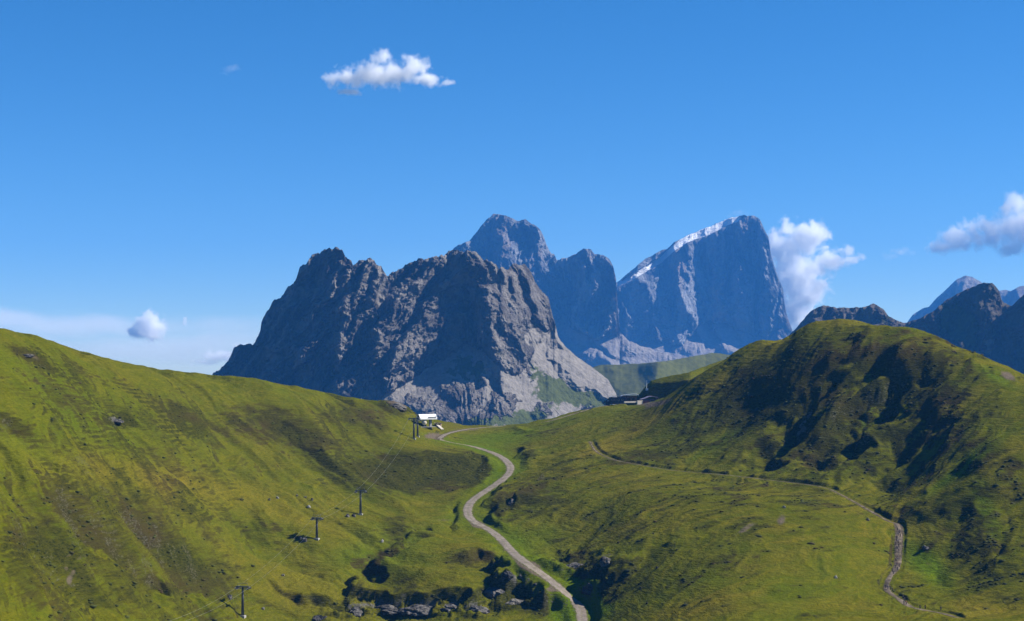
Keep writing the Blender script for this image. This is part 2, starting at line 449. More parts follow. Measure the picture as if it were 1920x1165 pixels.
# the right-hand hill: ribs and hollows running down to the left
rib([(1420,895),(1462,845),(1500,785),(1545,725),(1600,655)], -8, 22, 8, 1, .25, .7)
rib([(1500,897),(1555,862),(1598,812),(1655,738),(1705,665)], -10, 26, 10, 1, .25, .8)
rib([(1620,925),(1682,865),(1735,795),(1790,725)], -3.5, 24, 12, 1, .3, .9)
rib([(1580,760),(1640,700),(1680,640)], -3, 24, 12)
rib([(1650,800),(1710,740),(1760,670)], -3.5, 26, 14)
rib([(1545,700),(1590,655),(1625,618)], -3, 22, 10)
rib([(1510,850),(1550,796),(1646,722),(1740,632)], 4, 12, 18)
rib([(1215,848),(1290,795),(1380,745),(1440,690)], -3, 30, 18)
rib([(1150,830),(1240,780),(1330,730),(1400,665)], -1.5, 22, 16)
rib([(1330,835),(1400,780),(1470,715)], -3, 28, 18)
rib([(1690,985),(1760,925),(1840,870),(1925,805)], 8, 24, 50)
rib([(1700,1010),(1770,1060),(1830,1100),(1870,1120)][::-1], -3, 20, 20)
rib([(1840,1110),(1865,1040),(1880,960),(1915,900)], -3.5, 30, 16, 1, .3, .8)
rib([(1760,1100),(1770,1040),(1800,980),(1850,930)], -3, 24, 30, 1, .3, .8)
rib([(1880,1130),(1850,1040),(1835,960),(1835,895)], 3, 20, 20)
# left-hand hill: shallow runnels falling to the right
for L, h, a, b in [([(330,1150),(240,1060),(150,985),(90,930)], -5, 16, 16), ([(420,1110),(330,1050),(265,990),(240,950)], -6, 16, 20),
                   ([(330,1125),(290,1100),(265,1080)], -4, 6, 14), ([(340,905),(290,850),(240,800),(195,740)], -4, 18, 14),
                   ([(560,1000),(500,960),(440,900),(400,840),(360,760)], -5, 26, 26), ([(640,930),(590,880),(540,820),(500,750)], -6, 30, 26),
                   ([(250,1130),(160,1090),(60,1050)], -3, 20, 20), ([(520,1060),(470,1010),(440,960)], -3, 14, 14), ([(120,900),(60,840),(10,790)], -3, 20, 18),
                   ([(590,1080),(540,1030),(510,990)], -2.5, 14, 12), ([(460,860),(420,810),(400,760)], -3, 16, 16)]:
    rib(L, h, a, b, sharp=0)
# valley floor: stream gully, banks beside the road, knolls
rib([(640,1150),(668,1105),(700,1062),(730,1030),(755,1008),(765,980)], -3.8, 10, 7, 1, .2, .9)
rib([(928,1005),(926,965),(938,925),(990,892),(1060,880)], 4, 5, 60)
rib([(955,955),(985,925),(1020,915)], 4, 4, 26)
rib([(1000,880),(985,860),(975,838)][::-1], 3, 16, 4)
rib([(700,900),(780,880),(850,868),(905,872),(915,895)][::-1], 5, 8, 30)
rib([(922,1076),(948,1087),(966,1104),(974,1120)], 8, 40, 7, 1, .2, .7)
rib([(972,1098),(1000,1108),(1013,1125),(1014,1142)], 8.5, 40, 8, 1, .2, .7)
rib([(1060,1033),(1100,1050),(1130,1080),(1140,1102)], 3.6, 55, 10, 1, .2, .8)
rib([(1090,1105),(1120,1085),(1170,1090)], 3.5, 40, 7, 1, .3, .8)
rib([(860,1062),(900,1038),(950,1048)], 3.5, 22, 5)
rib([(845,1000),(845,965),(870,930)], -2.2, 5, 5)
rib([(640,1135),(690,1122),(750,1132),(800,1128),(870,1135),(905,1140)], 6, 40, 3.5, 1, .15, .6)
rib([(560,1150),(600,1140),(640,1152)], 4, 24, 4)
rib([(950,800),(990,812),(1030,800)], 1.5, 10, 6)
Z = np.minimum(Z, 400)
# running-down-the-slope relief, terracettes, hummocks
lw = sm(UU[None, :], 650, 900)                       # 0 left hill, 1 right hill
a1, a2 = R(-42), R(-135)
def along(x, y, ang): return x * math.cos(ang) + y * math.sin(ang), -x * math.sin(ang) + y * math.cos(ang)
wxx = fbm(X2 / 60, Y2 / 60, 3, 40) * 14; wyy = fbm(X2 / 60, Y2 / 60, 3, 41) * 14
pL, qL = along(X2 + wxx, Y2 + wyy, a1); pR, qR = along(X2 + wxx, Y2 + wyy, a2)
nL = fbm(pL / 90, qL / 24, 5, 50, .55); nR = ridged(pR / 110, qR / 26, 5, 51, .55) - .45
tvis = sm(D2, 250, 420)
fold = fbm(pL / 190, qL / 48, 3, 53); spur = ridged(pR / 230, qR / 46, 3, 54) - .5
rough_r = sm(UU[None, :], 1150, 1450) * sm(D2, 700, 800)
hill = np.clip(sm(np.abs(UU[None, :] - 880), 60, 260) + 0 * D2, 0, 1)
Z += tvis * ((1 - lw) * nL * 2.0 * (.35 + .65 * hill) + lw * nR * (1.5 + .7 * rough_r) * (.3 + .7 * hill))
Z += tvis * ((1 - lw) * fold * 5.0 * sm(D2, 430, 560) + rough_r * spur * (1.8 + 3.6 * sm(UU[None, :], 1380, 1560)))
Z += tvis * fbm(X2 / 14, Y2 / 14, 4, 60) * .32
warp = fbm(X2 / 18, Y2 / 18, 3, 61) * 1.6
ph = (Z + warp) / 2.3; fr = ph - np.floor(ph)
step = np.minimum(fr / .78, (1 - fr) / .22)
tm = sm(fbm(X2 / 50, Y2 / 50, 3, 62), -.25, .35)
Z += tvis * tm * (step - .5) * (.24 + .2 * rough_r)
rk_px = np.clip(patch(CRAG, np.broadcast_to(UU[None, :], Z.shape), Vof(Z)), 0, 1) * (D2 > 385)
Z += rk_px * (ridged(X2 / 14, Y2 / 10, 6, 91, .6) - .42) * 4.6
Z = crest_fix(Z, 3)
Vv = Vof(Z)

# ---- road and trails: level the ground along them
def lay(pxs, half, shoulder, smooth_n=9, cut=0.0, n=8):
    global Z
    p = spline(cast(spline(pxs, 5)), 2); p = densify(p, 3.0)
    P = np.array(p)
    k = np.ones(smooth_n) / smooth_n
    for c in (0, 1, 2): P[:, c] = np.convolve(np.pad(P[:, c], smooth_n // 2, 'edge'), k, 'valid')
    P[:, 2] -= cut
    I, J = window([tuple(q) for q in P], shoulder + 6)
    x = X2[I, J]; y = Y2[I, J]
    best = np.full(x.shape, 1e18); zz = np.zeros(x.shape)
    for a, b in zip(P[:-1], P[1:]):
        dx, dy = b[0] - a[0], b[1] - a[1]; ll = dx * dx + dy * dy + 1e-9
        t = np.clip(((x - a[0]) * dx + (y - a[1]) * dy) / ll, 0, 1)
        q = (x - a[0] - t * dx) ** 2 + (y - a[1] - t * dy) ** 2; m = q < best
        best = np.where(m, q, best); zz = np.where(m, a[2] + t * (b[2] - a[2]), zz)
    dist = np.sqrt(best)
    wgt = 1 - sm(dist, half + 1.2, shoulder)
    Z[I, J] = Z[I, J] * (1 - wgt) + (zz) * wgt
    return P
def zat(x, y):
    j = np.clip((x / y * F + 960 - UU[0]) / 2, 0, NU - 1.001); i = np.clip(np.interp(y, dd, np.arange(ND)), 0, ND - 1.001)
    i0 = int(i); j0 = int(j); a = i - i0; b = j - j0
    return float((Z[i0, j0] * (1 - b) + Z[i0, j0 + 1] * b) * (1 - a) + (Z[i0 + 1, j0] * (1 - b) + Z[i0 + 1, j0 + 1] * b) * a)
ROADPX = [(1092,1175),(1090,1150),(1083,1133),(1060,1112),(1025,1083),(985,1055),(960,1035),(940,1012),(915,992),(890,980),(877,965),(880,945),(900,928),
          (925,912),(948,895),(958,880),(950,865),(930,852),(905,843),(880,836),(850,831),(822,824)]
ROAD2PX = [(822,824),(835,815),(870,806),(920,801),(960,799)]
TRAILPX = [(1800,1158),(1770,1148),(1735,1142),(1705,1134),(1682,1118),(1662,1102),(1668,1080),(1682,1060),(1684,1030),(1685,985),(1665,975),(1630,955),(1600,938),
           (1570,922),(1545,912),(1500,905),(1440,898),(1400,893),(1340,887),(1260,880),(1190,868),(1150,860),(1118,845),(1105,825)]
RIDGEPX = [(1930,726),(1900,716),(1880,695),(1860,682)]
road = lay(ROADPX, 2.6, 8, 9)
road2 = lay(ROAD2PX, 1.6, 6, 7)
trail = lay(TRAILPX, 1.2, 3.4, 5, .6)
trail_b = lay([(1170,757),(1120,764),(1080,775),(1030,790),(985,797)], 1.0, 4, 5)
def ribbon(name, P, halfw, mat, lift, label=None, wob=.0, seed=0):
    t = np.gradient(P[:, :2], axis=0); t /= np.linalg.norm(t, axis=1)[:, None] + 1e-9
    nrm = np.stack([t[:, 1], -t[:, 0]], 1); cols = 7; G = np.zeros((len(P), cols, 3))
    s = np.arange(len(P)) * .35
    hw = halfw * (1 + wob * fbm(s, s * 0 + 2.2, 3, seed)) if np.isscalar(halfw) else halfw * (1 + wob * fbm(s * .6, s * 0 + 2.2, 3, seed))
    for c in range(cols):
        f = c / (cols - 1) * 2 - 1; e = f * (hw if np.ndim(hw) else hw) + .12 * fbm(s * 2, s * 0 + c, 3, seed + 5) * (abs(f) == 1)
        xy = P[:, :2] + nrm * np.asarray(e)[:, None]
        G[:, c, :2] = xy
        for r in range(len(P)): G[r, c, 2] = zat(*xy[r]) + (lift if abs(f) < 1 else lift * .2)
    A3 = np.zeros(G.shape); A3[..., 0] = np.abs(np.linspace(-1, 1, cols))[None, :]; A3[..., 1] = np.linspace(0, 1, len(P))[:, None]
    o = grid_mesh(name, G, mat, {'rd': A3}); props(o, label, None, None, 'structure')
    return o
rw = np.interp(np.arange(len(road)) / len(road), [0, .5, .6, .8, 1], [2.4, 2.4, 2.5, 2.2, 1.7])
ribbon('gravel_road', road, rw, M['gravel'], .16, wob=.12)
ribbon('path', road2, 1.6, M['gravel'], .16, wob=.4, seed=2)
tw = np.interp(np.arange(len(trail)) / len(trail), [0, .1, .35, .42, .55, 1], [.8, .9, 1.25, .7, .45, .4])
ribbon('footpath', trail, tw, M['trail'], .12, wob=.5, seed=3)
ribbon('path', trail_b, .9, M['trail'], .12, wob=.4, seed=4)

# ---- plant cover, with bank shade painted into the first channel: gm = (heath, dry, bare), gx = (lush, rock)
Ug = np.broadcast_to(UU[None, :], Z.shape); Vg = Vof(Z)
HEATH_AND_SHADE = [(770,890,130,38,0,.95),(860,870,60,35,10,.6),(895,885,22,30,20,.9),(600,820,120,50,20,.45),(520,800,80,40,20,.3),(690,780,70,30,15,.5),(740,765,30,12,15,.9),  # real heath, plus dark patches that paint the shadow of the steep banks
 (330,780,60,30,30,.28),(230,790,40,12,10,.6),(50,665,45,10,25,.8),(150,980,90,14,42,.32),(330,1040,110,18,42,.36),(300,1095,30,10,25,.8),(80,1020,120,25,10,.25),
 (1010,940,90,40,0,.55),(935,960,12,40,0,.7),(975,935,32,14,-30,.8),(990,850,15,25,0,.7),(1080,870,90,25,-10,.35),(1010,810,60,10,0,.4),(1100,1062,50,24,20,.9),(1130,1110,40,40,30,.6),
 (900,1045,60,16,0,.8),(960,1105,60,36,10,.95),(1010,1130,40,30,30,.6),(740,1000,30,30,20,.6),(705,1055,34,7,-45,.8),(660,1115,34,8,-50,.8),(750,1100,60,14,5,.6),(850,960,10,30,0,.7),
 (1450,720,170,60,-32,0.54),(1650,720,200,90,-25,0.54),(1560,850,200,50,-10,0.40),(1320,800,150,35,-25,0.36),(1230,850,90,20,-5,0.25),(1150,900,90,22,-5,0.22),
 (1800,760,90,70,30,0.25),(1870,1050,70,90,20,0.54),(1890,890,60,50,30,0.58),(1800,1010,60,50,50,0.36),(1480,980,180,40,-15,0.25),(1250,960,140,40,-10,0.22),(1350,1060,120,30,-10,0.18),(1400,930,200,25,3,0.25),
 (1650,1130,70,20,-10,0.22),(1300,1130,120,15,-10,0.14),(1200,1000,120,20,-15,0.11),(1700,905,60,30,-30,0.29)]
DRY = [(250,900,240,40,12,.8),(500,940,160,30,15,.7),(640,1000,90,30,10,.5),(420,1040,150,20,42,.5),(200,880,200,30,10,.5),(1260,760,170,16,-28,1.0),(1330,720,120,14,-30,.8),(1150,830,90,14,-25,.7),
 (1000,960,70,26,10,.6),(1040,1000,90,30,-10,.6),(1280,1140,160,20,-8,.8),(1500,1040,180,14,-20,.6),(1850,1150,100,26,-4,.9),(1700,1015,60,40,-20,.9),(1850,880,60,14,-40,.8),
 (800,960,90,30,0,.4),(640,1140,120,30,0,.6),(870,1060,60,40,0,.5),(870,805,70,8,0,.7),(1430,645,50,12,20,.7),(1580,605,50,8,0,.6),(1860,900,50,10,45,.8),(560,1080,80,50,20,.5),(1400,1100,160,20,-20,.4)]
LUSH = [(140,760,200,50,30,.4),(60,850,120,60,20,.3),(930,870,60,40,0,.4),(1000,1010,90,60,40,.45),(1110,1110,30,60,-40,1.0),(1060,1150,40,30,0,1.0),(940,820,90,16,-5,.7),(1740,1060,60,26,40,1.0),
 (1800,880,90,12,-38,1.0),(1850,960,20,60,-20,.8),(1350,830,60,10,-30,.6),(1620,780,20,30,0,.7),(710,1020,80,40,0,.4),(650,1040,60,20,0,.3),(1870,710,40,10,30,.7),(700,850,60,10,0,.2),(1500,1100,120,50,-20,.3),(1050,790,90,10,-10,.3)]
BARE = [(130,1088,8,12,0,.8),(124,1066,6,8,0,.6),(138,1072,6,6,0,.6),(148,1048,10,5,-30,.6),(128,1042,9,4,-20,.6),(745,757,26,7,15,.9),(1005,1060,20,10,0,.4),(870,806,60,5,-3,.5),(812,818,20,7,0,.9),(895,985,14,6,0,.8),(985,1065,30,6,30,.7),(1035,1105,14,6,0,.9),
 (1400,990,26,7,-30,.8),(1465,975,14,10,-60,.7),(1300,715,30,8,-30,.5),(1890,705,20,8,30,.9),(1240,755,50,6,-20,.6),(835,975,22,4,0,.6),(60,668,26,5,25,.6),(1200,757,40,5,0,.7),(1690,1000,22,60,0,.35)]
ROCK = [(215,785,24,5,5,.35),(960,1080,40,7,10,.4),(790,1134,80,6,0,.45),(900,1140,40,6,0,.4),(1140,1040,20,8,0,.5),(740,762,22,5,15,.5),(1505,790,10,26,20,.5),(1740,640,30,6,20,.3),(1080,1050,20,8,0,.3),(680,1135,40,8,0,.6)]
vis = (D2 > 385)
slope = np.gradient(Z, axis=0) / np.gradient(D2, axis=0); slx = np.gradient(Z, axis=1) / np.gradient(X2, axis=1)
steep = np.sqrt(slope ** 2 + slx ** 2)
heath_and_shade = patch(HEATH_AND_SHADE, Ug, Vg) * vis + sm(steep, .62, 1.1) * .5 + .16 * fbm(X2 / 40, Y2 / 40, 4, 80) + .12
strk = (1 - lw) * fbm(pL / 70, qL / 5, 4, 85, .6) + lw * fbm(pR / 60, qR / 5, 4, 86, .6)
heath_and_shade = heath_and_shade + (.06 + .22 * lw) * strk + .30 * fbm(X2 / 16, Y2 / 12, 4, 87, .6) * (.4 + .6 * lw)
dry = .6 * patch(DRY, Ug, Vg) * vis - (.2 + .3 * lw) * strk + ( .18 + .17 * lw) * fbm(X2 / 55, Y2 / 55, 4, 81) + .08
lush = patch(LUSH, Ug, Vg) * vis + .2 * fbm(X2 / 45, Y2 / 45, 3, 82)
bare = patch(BARE, Ug, Vg) * vis
rock = patch(ROCK, Ug, Vg) * vis + sm(steep, 1.1, 1.7) * .45
for P_, hw in ((road, 3.4), (road2, 2.4), (trail, 1.6), (trail_b, 1.4)):
    I, J = window([tuple(q) for q in P_], 12)
    d, _, _ = seg_dist(X2[I, J], Y2[I, J], [tuple(q[:2]) for q in P_[::2]] + [tuple(P_[-1][:2])])
    bare[I, J] += (1 - sm(d, hw * .6, hw * 1.5)) * .55
    if hw > 3: heath_and_shade[I, J] *= sm(d, 5, 14); lush[I, J] += (1 - sm(d, 4, 16)) * .45
GM = np.clip(np.stack([heath_and_shade, dry, bare], -1), 0, 1); GX = np.clip(np.stack([lush, rock, rock * 0], -1), 0, 1)
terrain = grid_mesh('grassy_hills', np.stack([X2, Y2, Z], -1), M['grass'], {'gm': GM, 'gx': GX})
props(terrain, 'olive green alpine meadow slopes either side of the saddle with the gravel road', kind='structure')
# valley ground far below, out to the horizon
G = MB(); 
for x0, x1, y0, y1 in [(-7000, 7000, -1400, 11000)]: G.box((0, (y0 + y1) / 2, -470), (x1 - x0, y1 - y0, 2))
o = G.build('valley_ground', M['grass']); props(o, kind='structure')
#MOUNTAINS
# ------------------------------------------------------------------ mountains: rock faces in true relief
def relief(name, D0, top, bot, cots, wbase, ribs, noise, mat, masks, du=1.5, rows=200, jag=1.5, mount_label=None, back=120, extra=None, knobs=(), quiet=None):
    """cots: list of (patch list, cot) over a default; depth relief w is in units of one pixel at D0"""
    u0, u1 = top[0][0], top[-1][0]
    U = np.arange(u0, u1 + .1, du); n = len(U)
    vt = np.interp(U, [p[0] for p in top], [p[1] for p in top])
    sd = int(D0) % 97
    jag = jag(U) if callable(jag) else jag
    vt = vt + (ridged(U / 26, U * 0 + .5, 4, sd) - .5) * jag * 2.0 + fbm(U / 7, U * 0 + 3.3, 3, sd + 1) * jag * .55
    vb = np.interp(U, [p[0] for p in bot], [p[1] for p in bot])
    t = np.linspace(0, 1, rows)[:, None]
    Vg = vb + (vt - vb) * t; Ug = np.broadcast_to(U, Vg.shape)
    cot = np.full(Vg.shape, cots[0], float)
    for f, c in cots[1:]:
        m = f(Ug, Vg); cot = cot * (1 - m) + c * m
    dv = -np.diff(Vg, axis=0)
    w = np.vstack([np.zeros((1, n)), np.cumsum(dv * (cot[1:] + cot[:-1]) / 2, axis=0)])
    w += np.interp(U, [p[0] for p in wbase], [p[1] for p in wbase])
    kk = np.exp(-.5 * (np.arange(-12, 13) / 4.5) ** 2); kk /= kk.sum()
    w = np.apply_along_axis(lambda r: np.convolve(np.pad(r, 12, 'edge'), kk, 'valid'), 1, w)
    wx = fbm(Ug / 60, Vg / 60, 5, sd + 7) * 13; wy = fbm(Ug / 60, Vg / 60, 5, sd + 8) * 11
    for pts, amp, wl, wr in ribs:
        d, s, f = seg_dist(Ug + wx, -(Vg + wy), [(a, -b) for a, b in pts])
        d = np.maximum(d - 0, 0)
        q = d / np.where(s > 0, wr, wl); w = w - amp * np.clip(1 - q, 0, 1) ** 1.1
    for (ku, kv, ka, kb, kang, kamp) in knobs:
        w = w - kamp * np.clip(patch([(ku, kv, ka, kb, kang, 1.0)], Ug + wx * .8, Vg + wy * .6), 0, 1)
    rkm = np.clip(patch([(a, b_, c_, d_, e_, 1.0) for a, b_, c_, d_, e_, f_ in knobs], Ug + wx * .8, Vg + wy * .6), 0, 1) if knobs else 0
    cliff = np.maximum(np.clip(1.25 - cot, .10, 1), rkm * .5)
    if quiet is not None: cliff = cliff * (1 - .97 * np.clip(quiet(Ug, Vg, 0, 0), 0, 1))
    if isinstance(noise, dict):
        A, sc, vert = noise['A'], noise['s'], noise['vert']
        tilt = noise.get('tilt', 0)
        tl = tilt(Ug) if callable(tilt) else tilt
        a = (Ug + tl * (Vg - 480) + wx * noise.get('warp', 1)); b = (Vg + wy)
        w = w - ridged(a / sc, b / (sc * vert), 7, sd + 2, .56) * A * cliff
        w = w - (1 - np.abs(pn(a / (sc * .28), b / (sc * .28 * vert), sd + 4))) ** 2 * A * .22 * cliff
        w = w + fbm(Ug / 9, Vg / 9, 4, sd + 5, .6) * A * .09 * (cliff + .1)
        # ledges
        led = noise.get('ledge', 0)
        if led:
            q = (Vg + fbm(Ug / 60, Vg / 60, 3, sd + 9) * 14 + Ug * noise.get('dip', .2)) / led; fr = q - np.floor(q)
            w = w + np.where(fr < .8, fr / .8, (1 - fr) / .2) * A * .10 * cliff
    # round the crest backwards so the top is a real crest
    w = w + (np.clip(1 - (Vg - vt) / 10.0, 0, 1) ** 2) * 5
    mp = D0 / F
    D = D0 + w * mp
    P = np.stack([(Ug - 960) / F * D, D, (HV - Vg) / F * D], -1)
    # far side of the mountain
    bk = []
    zt = P[-1, :, 2]
    for k, (dy, dz) in enumerate([(6, -3), (30, -22), (90, -90), (back * 2, -back * 2.2)]):
        q = P[-1].copy(); q[:, 1] += dy * mp; q[:, 2] = np.maximum(zt + dz * mp, P[0, :, 2] - 5)
        q[:, 2] += 0; bk.append(q)
    # foot of the mountain, running down to the valley ground
    ft = P[0].copy(); drop = ft[:, 2] + 469; ft[:, 1] = np.maximum(ft[:, 1] - drop * 1.3, 1500); ft[:, 0] *= ft[:, 1] / P[0][:, 1]; ft[:, 2] = -469
    G = np.concatenate([ft[None], P, np.stack(bk)], 0)
    RM = np.clip(np.stack([f(Ug, Vg, w, cot) for f in masks], -1), 0, 1)
    RM = np.concatenate([RM[:1], RM, np.repeat(RM[-1:], 4, 0)], 0)
    at = {'rm': RM}
    if extra is not None:
        e = np.clip(extra(Ug, Vg, w, vt), 0, 1); e = np.repeat(e[..., None], 3, -1)
        at['sn'] = np.concatenate([e[:1], e, np.repeat(e[-1:], 4, 0)], 0)
    o = grid_mesh(name, G, mat, at); props(o, mount_label, kind='structure')
    return o
def below(line, soft=10, wob=7):
    lu = [p[0] for p in line]; lv = [p[1] for p in line]
    return lambda u, v: sm(v - np.interp(u, lu, lv) + fbm(u / 18, v / 30, 4, 33) * wob, -soft, soft)
def patches(lst, wob=.35): return lambda u, v: np.clip(patch(lst, u + fbm(u / 14, v / 14, 4, 71) * 40 * wob, v + fbm(u / 14, v / 14, 4, 72) * 30 * wob), 0, 1)

# the near rocky mountain
topA = [(398,704),(420,685),(432,668),(438,652),(450,644),(465,648),(478,640),(488,622),(490,605),(500,585),(510,570),(530,552),(545,535),(557,520),(563,505),(575,490),(585,478),(600,472),(612,466),(628,464),(640,468),(648,480),(658,488),(662,498),(668,492),(680,486),(700,488),(712,500),(722,515),(725,520),(740,510),(755,500),(770,495),(785,486),(800,484),(820,480),(840,474),(860,471),(880,471),(895,476),(905,486),(915,490),(930,500),(945,504),(955,505),(960,497),(975,495),(985,498),(995,512),(1005,530),(1012,545),(1020,552),(1028,560),(1032,580),(1040,605),(1046,630),(1060,650),(1080,668),(1100,682),(1120,696),(1140,712),(1155,738),(1164,772)]
botA = [(398,780),(700,790),(790,815),(1164,815)]
lineA = [(398,790),(640,780),(700,756),(760,716),(800,692),(840,666),(870,648),(905,656),(940,690),(965,706),(985,690),(1010,650),(1035,620),(1060,590),(1164,590)]
lowrocks = [(862,742,44,24,0,12),(800,768,44,20,20,12),(885,785,50,16,0,8),(946,757,24,22,10,13),(1015,772,22,11,-10,7),(1104,758,16,6,-10,5),(835,792,26,14,0,8),(770,790,24,10,0,6),(905,715,10,6,30,3),(990,700,12,8,40,3)]
cotsA = [.34, (lambda u, v: sm(u, 890, 960) * (1 - sm(v, 700, 760)), .72), (below(lineA), 1.5)]
wbA = [(398,150),(470,120),(560,95),(700,50),(860,0),(905,-4),(960,40),(1010,85),(1060,140),(1164,240)]
ribsA = [([(880,471),(886,500),(900,545),(912,590),(925,640),(935,680)], 56, 90, 50),
 ([(862,472),(836,525),(800,585),(765,635),(735,695)], 30, 60, 20), ([(785,486),(765,540),(722,600),(702,665)], 26, 56, 18), ([(690,486),(668,550),(638,610),(628,670)], 24, 50, 18),
 ([(628,464),(618,520),(604,580),(560,665)], 24, 50, 22), ([(560,505),(535,590),(510,670)], 14, 40, 22), ([(820,480),(790,520),(750,560)], 16, 34, 14), ([(735,512),(700,560),(668,610)], 14, 30, 12),
 ([(655,490),(650,540),(640,580)], 14, 22, 12), ([(712,500),(708,530),(690,560)], 12, 20, 10),
 ([(976,495),(990,530),(1000,560),(1012,600)], 24, 24, 14), ([(1024,552),(1036,600),(1052,640)], 14, 16, 12),
 ([(935,510),(955,560),(975,620),(990,670)], 22, 26, 20), ([(915,490),(930,540),(945,600)], 14, 20, 14), ([(955,505),(968,560),(990,610)], 12, 16, 10),
 ([(940,695),(960,735),(985,800)], 5, 12, 16), ([(880,690),(905,715),(950,775)], 5, 10, 14),
 ([(1050,690),(1090,715),(1130,740),(1160,765)], 12, 30, 12), ([(1040,660),(1080,690),(1140,735)], 6, 14, 16), ([(1010,690),(1030,720),(1040,760)], 6, 26, 16)]
ribsA = [(p_, a_ * (1.55 if i_ else 1.1), l_, r_) for i_, (p_, a_, l_, r_) in enumerate(ribsA)]
mA = [lambda u, v, w, c: below(lineA)(u, v) * (1 - patches(lowrocks1)(u, v)) * .95 + .6 * sm(u, 900, 980) * patches([(1000,640,60,50,30,.9),(905,520,26,40,0,.7),(1040,660,60,14,40,.8)])(u, v) + .45 * patches([(800,560,14,50,30,1.0),(790,610,24,14,-10,1.0),(700,590,12,30,20,1.0),(635,630,8,40,5,.8),(610,520,10,30,0,.7),(700,690,10,10,0,.8),(830,520,10,26,20,.9)])(u, v),  # last patches paint sunlit rock facets in the pale scree colour
      lambda u, v, w, c: patches([(880,690,36,20,20,.8),(845,700,40,10,-20,.4),(1040,742,44,22,10,.9),(1075,735,60,9,30,.8),(995,780,40,18,0,.8),(1110,755,40,14,20,.8),(915,792,60,12,0,.8),(1010,705,30,14,40,.6),(940,660,30,16,40,.35),(1130,755,30,8,30,.6)])(u, v) * 1.1,
      lambda u, v, w, c: .25 + 0 * u]
lowrocks1 = [(a, b, c, d, e, 1.0) for a, b, c, d, e, f in lowrocks]
relief('rocky_mountain', 3000, topA, botA, cotsA, wbA, ribsA, dict(A=54, s=54, vert=3.0, tilt=lambda u: .85 - 1.35 * sm(u, 840, 940), ledge=22, dip=-.5), M['rockA'], mA, du=1.1, rows=340, jag=lambda u: 4.6 - 3.9 * sm(u, 1035, 1065), knobs=lowrocks)

# grassy ridge behind the scree
topG = [(1090,700),(1110,690),(1125,684),(1150,684),(1200,682),(1250,677),(1300,668),(1335,662),(1350,663),(1385,668),(1440,690),(1500,720)]
relief('grassy_ridge', 3550, topG, [(1090,800),(1500,800)], [2.1, (patches([(1235,720,30,40,-30,.7),(1300,690,40,14,-20,.5)]), .7)], [(1090,0),(1200,-20),(1300,10),(1500,60)],
   [([(1150,684),(1170,720),(1200,760)], 10, 30, 20), ([(1240,678),(1210,720),(1190,760)], 12, 30, 30), ([(1300,668),(1270,710)], 10, 26, 20)], dict(A=20, s=50, vert=1.6, tilt=-.5), M['rockG'],
   [lambda u, v, w, c: 0 * u, lambda u, v, w, c: 1 + 0 * u - .5 * patches([(1240,710,30,40,-30,.7)])(u, v), lambda u, v, w, c: 0 * u], du=2, rows=90, jag=.7)

# far dolomite peaks
topB = [(838,490),(846,476),(850,465),(865,457),(880,452),(895,432),(912,412),(925,402),(940,402),(960,408),(972,414),(985,412),(1000,420),(1012,432),(1020,445),(1026,462),(1030,472),(1040,478),(1044,487),(1060,484),(1080,476),(1095,466),(1108,467),(1115,475),(1130,478),(1142,487),(1150,500),(1154,515),(1156,530),(1157,560),(1160,600),(1163,622),(1180,640),(1220,655),(1260,668),(1320,690)]
lineB = [(838,640),(1000,600),(1036,598),(1080,620),(1120,634),(1160,622),(1220,630),(1320,630)]
relief('far_rock_peak', 7400, topB, [(838,720),(1320,720)], [.34, (lambda u, v: patch([(950,470,60,60,0,1)], u, v), .62), (below(lineB, 5, 7), 1.25), (lambda u, v: 0 * u, .2)],
   [(838,60),(930,20),(960,0),(1000,30),(1040,60),(1100,20),(1150,0),(1160,30),(1220,50),(1320,60)],
   [([(935,402),(940,450),(935,500)], 26, 46, 40), ([(992,414),(1012,450),(1020,520)], 22, 26, 26), ([(1100,466),(1095,520),(1085,580),(1080,620)], 18, 40, 26), ([(1145,490),(1152,540),(1158,610)], 26, 26, 10), ([(1050,484),(1060,540)], 10, 20, 16), ([(1110,640),(1165,672)], 12, 30, 8), ([(860,458),(880,470)], 14, 20, 20)],
   dict(A=42, s=46, vert=2.6, ledge=30, dip=.5), M['rockB'],
   [lambda u, v, w, c: below(lineB, 5, 7)(u, v) * sm(c, .5, 1.0), lambda u, v, w, c: 0 * u, lambda u, v, w, c: patches([(1152,570,10,60,0,1.0),(940,450,16,40,0,.5),(1090,520,14,50,0,.5),(1000,470,10,40,0,.4)])(u, v)], du=1.3, rows=230, jag=2.2, knobs=[(1105,668,50,12,16,12),(1050,640,26,10,20,6),(1180,652,24,14,0,8)])
topC = [(1130,640),(1146,600),(1150,560),(1155,530),(1175,515),(1195,498),(1210,486),(1230,475),(1250,466),(1265,455),(1290,440),(1320,430),(1345,418),(1370,409),(1395,404),(1412,404),(1425,412),(1433,430),(1441,445),(1445,475),(1452,500),(1460,525),(1468,540),(1470,560),(1474,585),(1478,600),(1483,612),(1487,622),(1500,650),(1520,700)]
lineC = [(1130,655),(1180,650),(1230,640),(1280,645),(1325,602),(1350,600),(1400,626),(1440,640),(1500,660)]
SN = [(1157,532),(1185,520),(1215,502),(1240,487),(1262,465),(1290,446),(1320,436),(1350,422),(1375,412),(1400,406)]
def snow(u, v, w, vt):
    su = [p[0] for p in SN]; c = np.interp(u, su, [p[1] for p in SN])
    h = np.interp(u, [1157, 1200, 1240, 1265, 1300, 1350, 1385, 1400], [5.5, 6, 6.5, 8.5, 9, 8, 5, .2])
    q = np.abs(v - c - fbm(u / 30, v / 30, 3, 9) * 1.2) / h
    return (1 - sm(q, .7, 1.15)) * (u > 1156) * (u < 1402) + .0
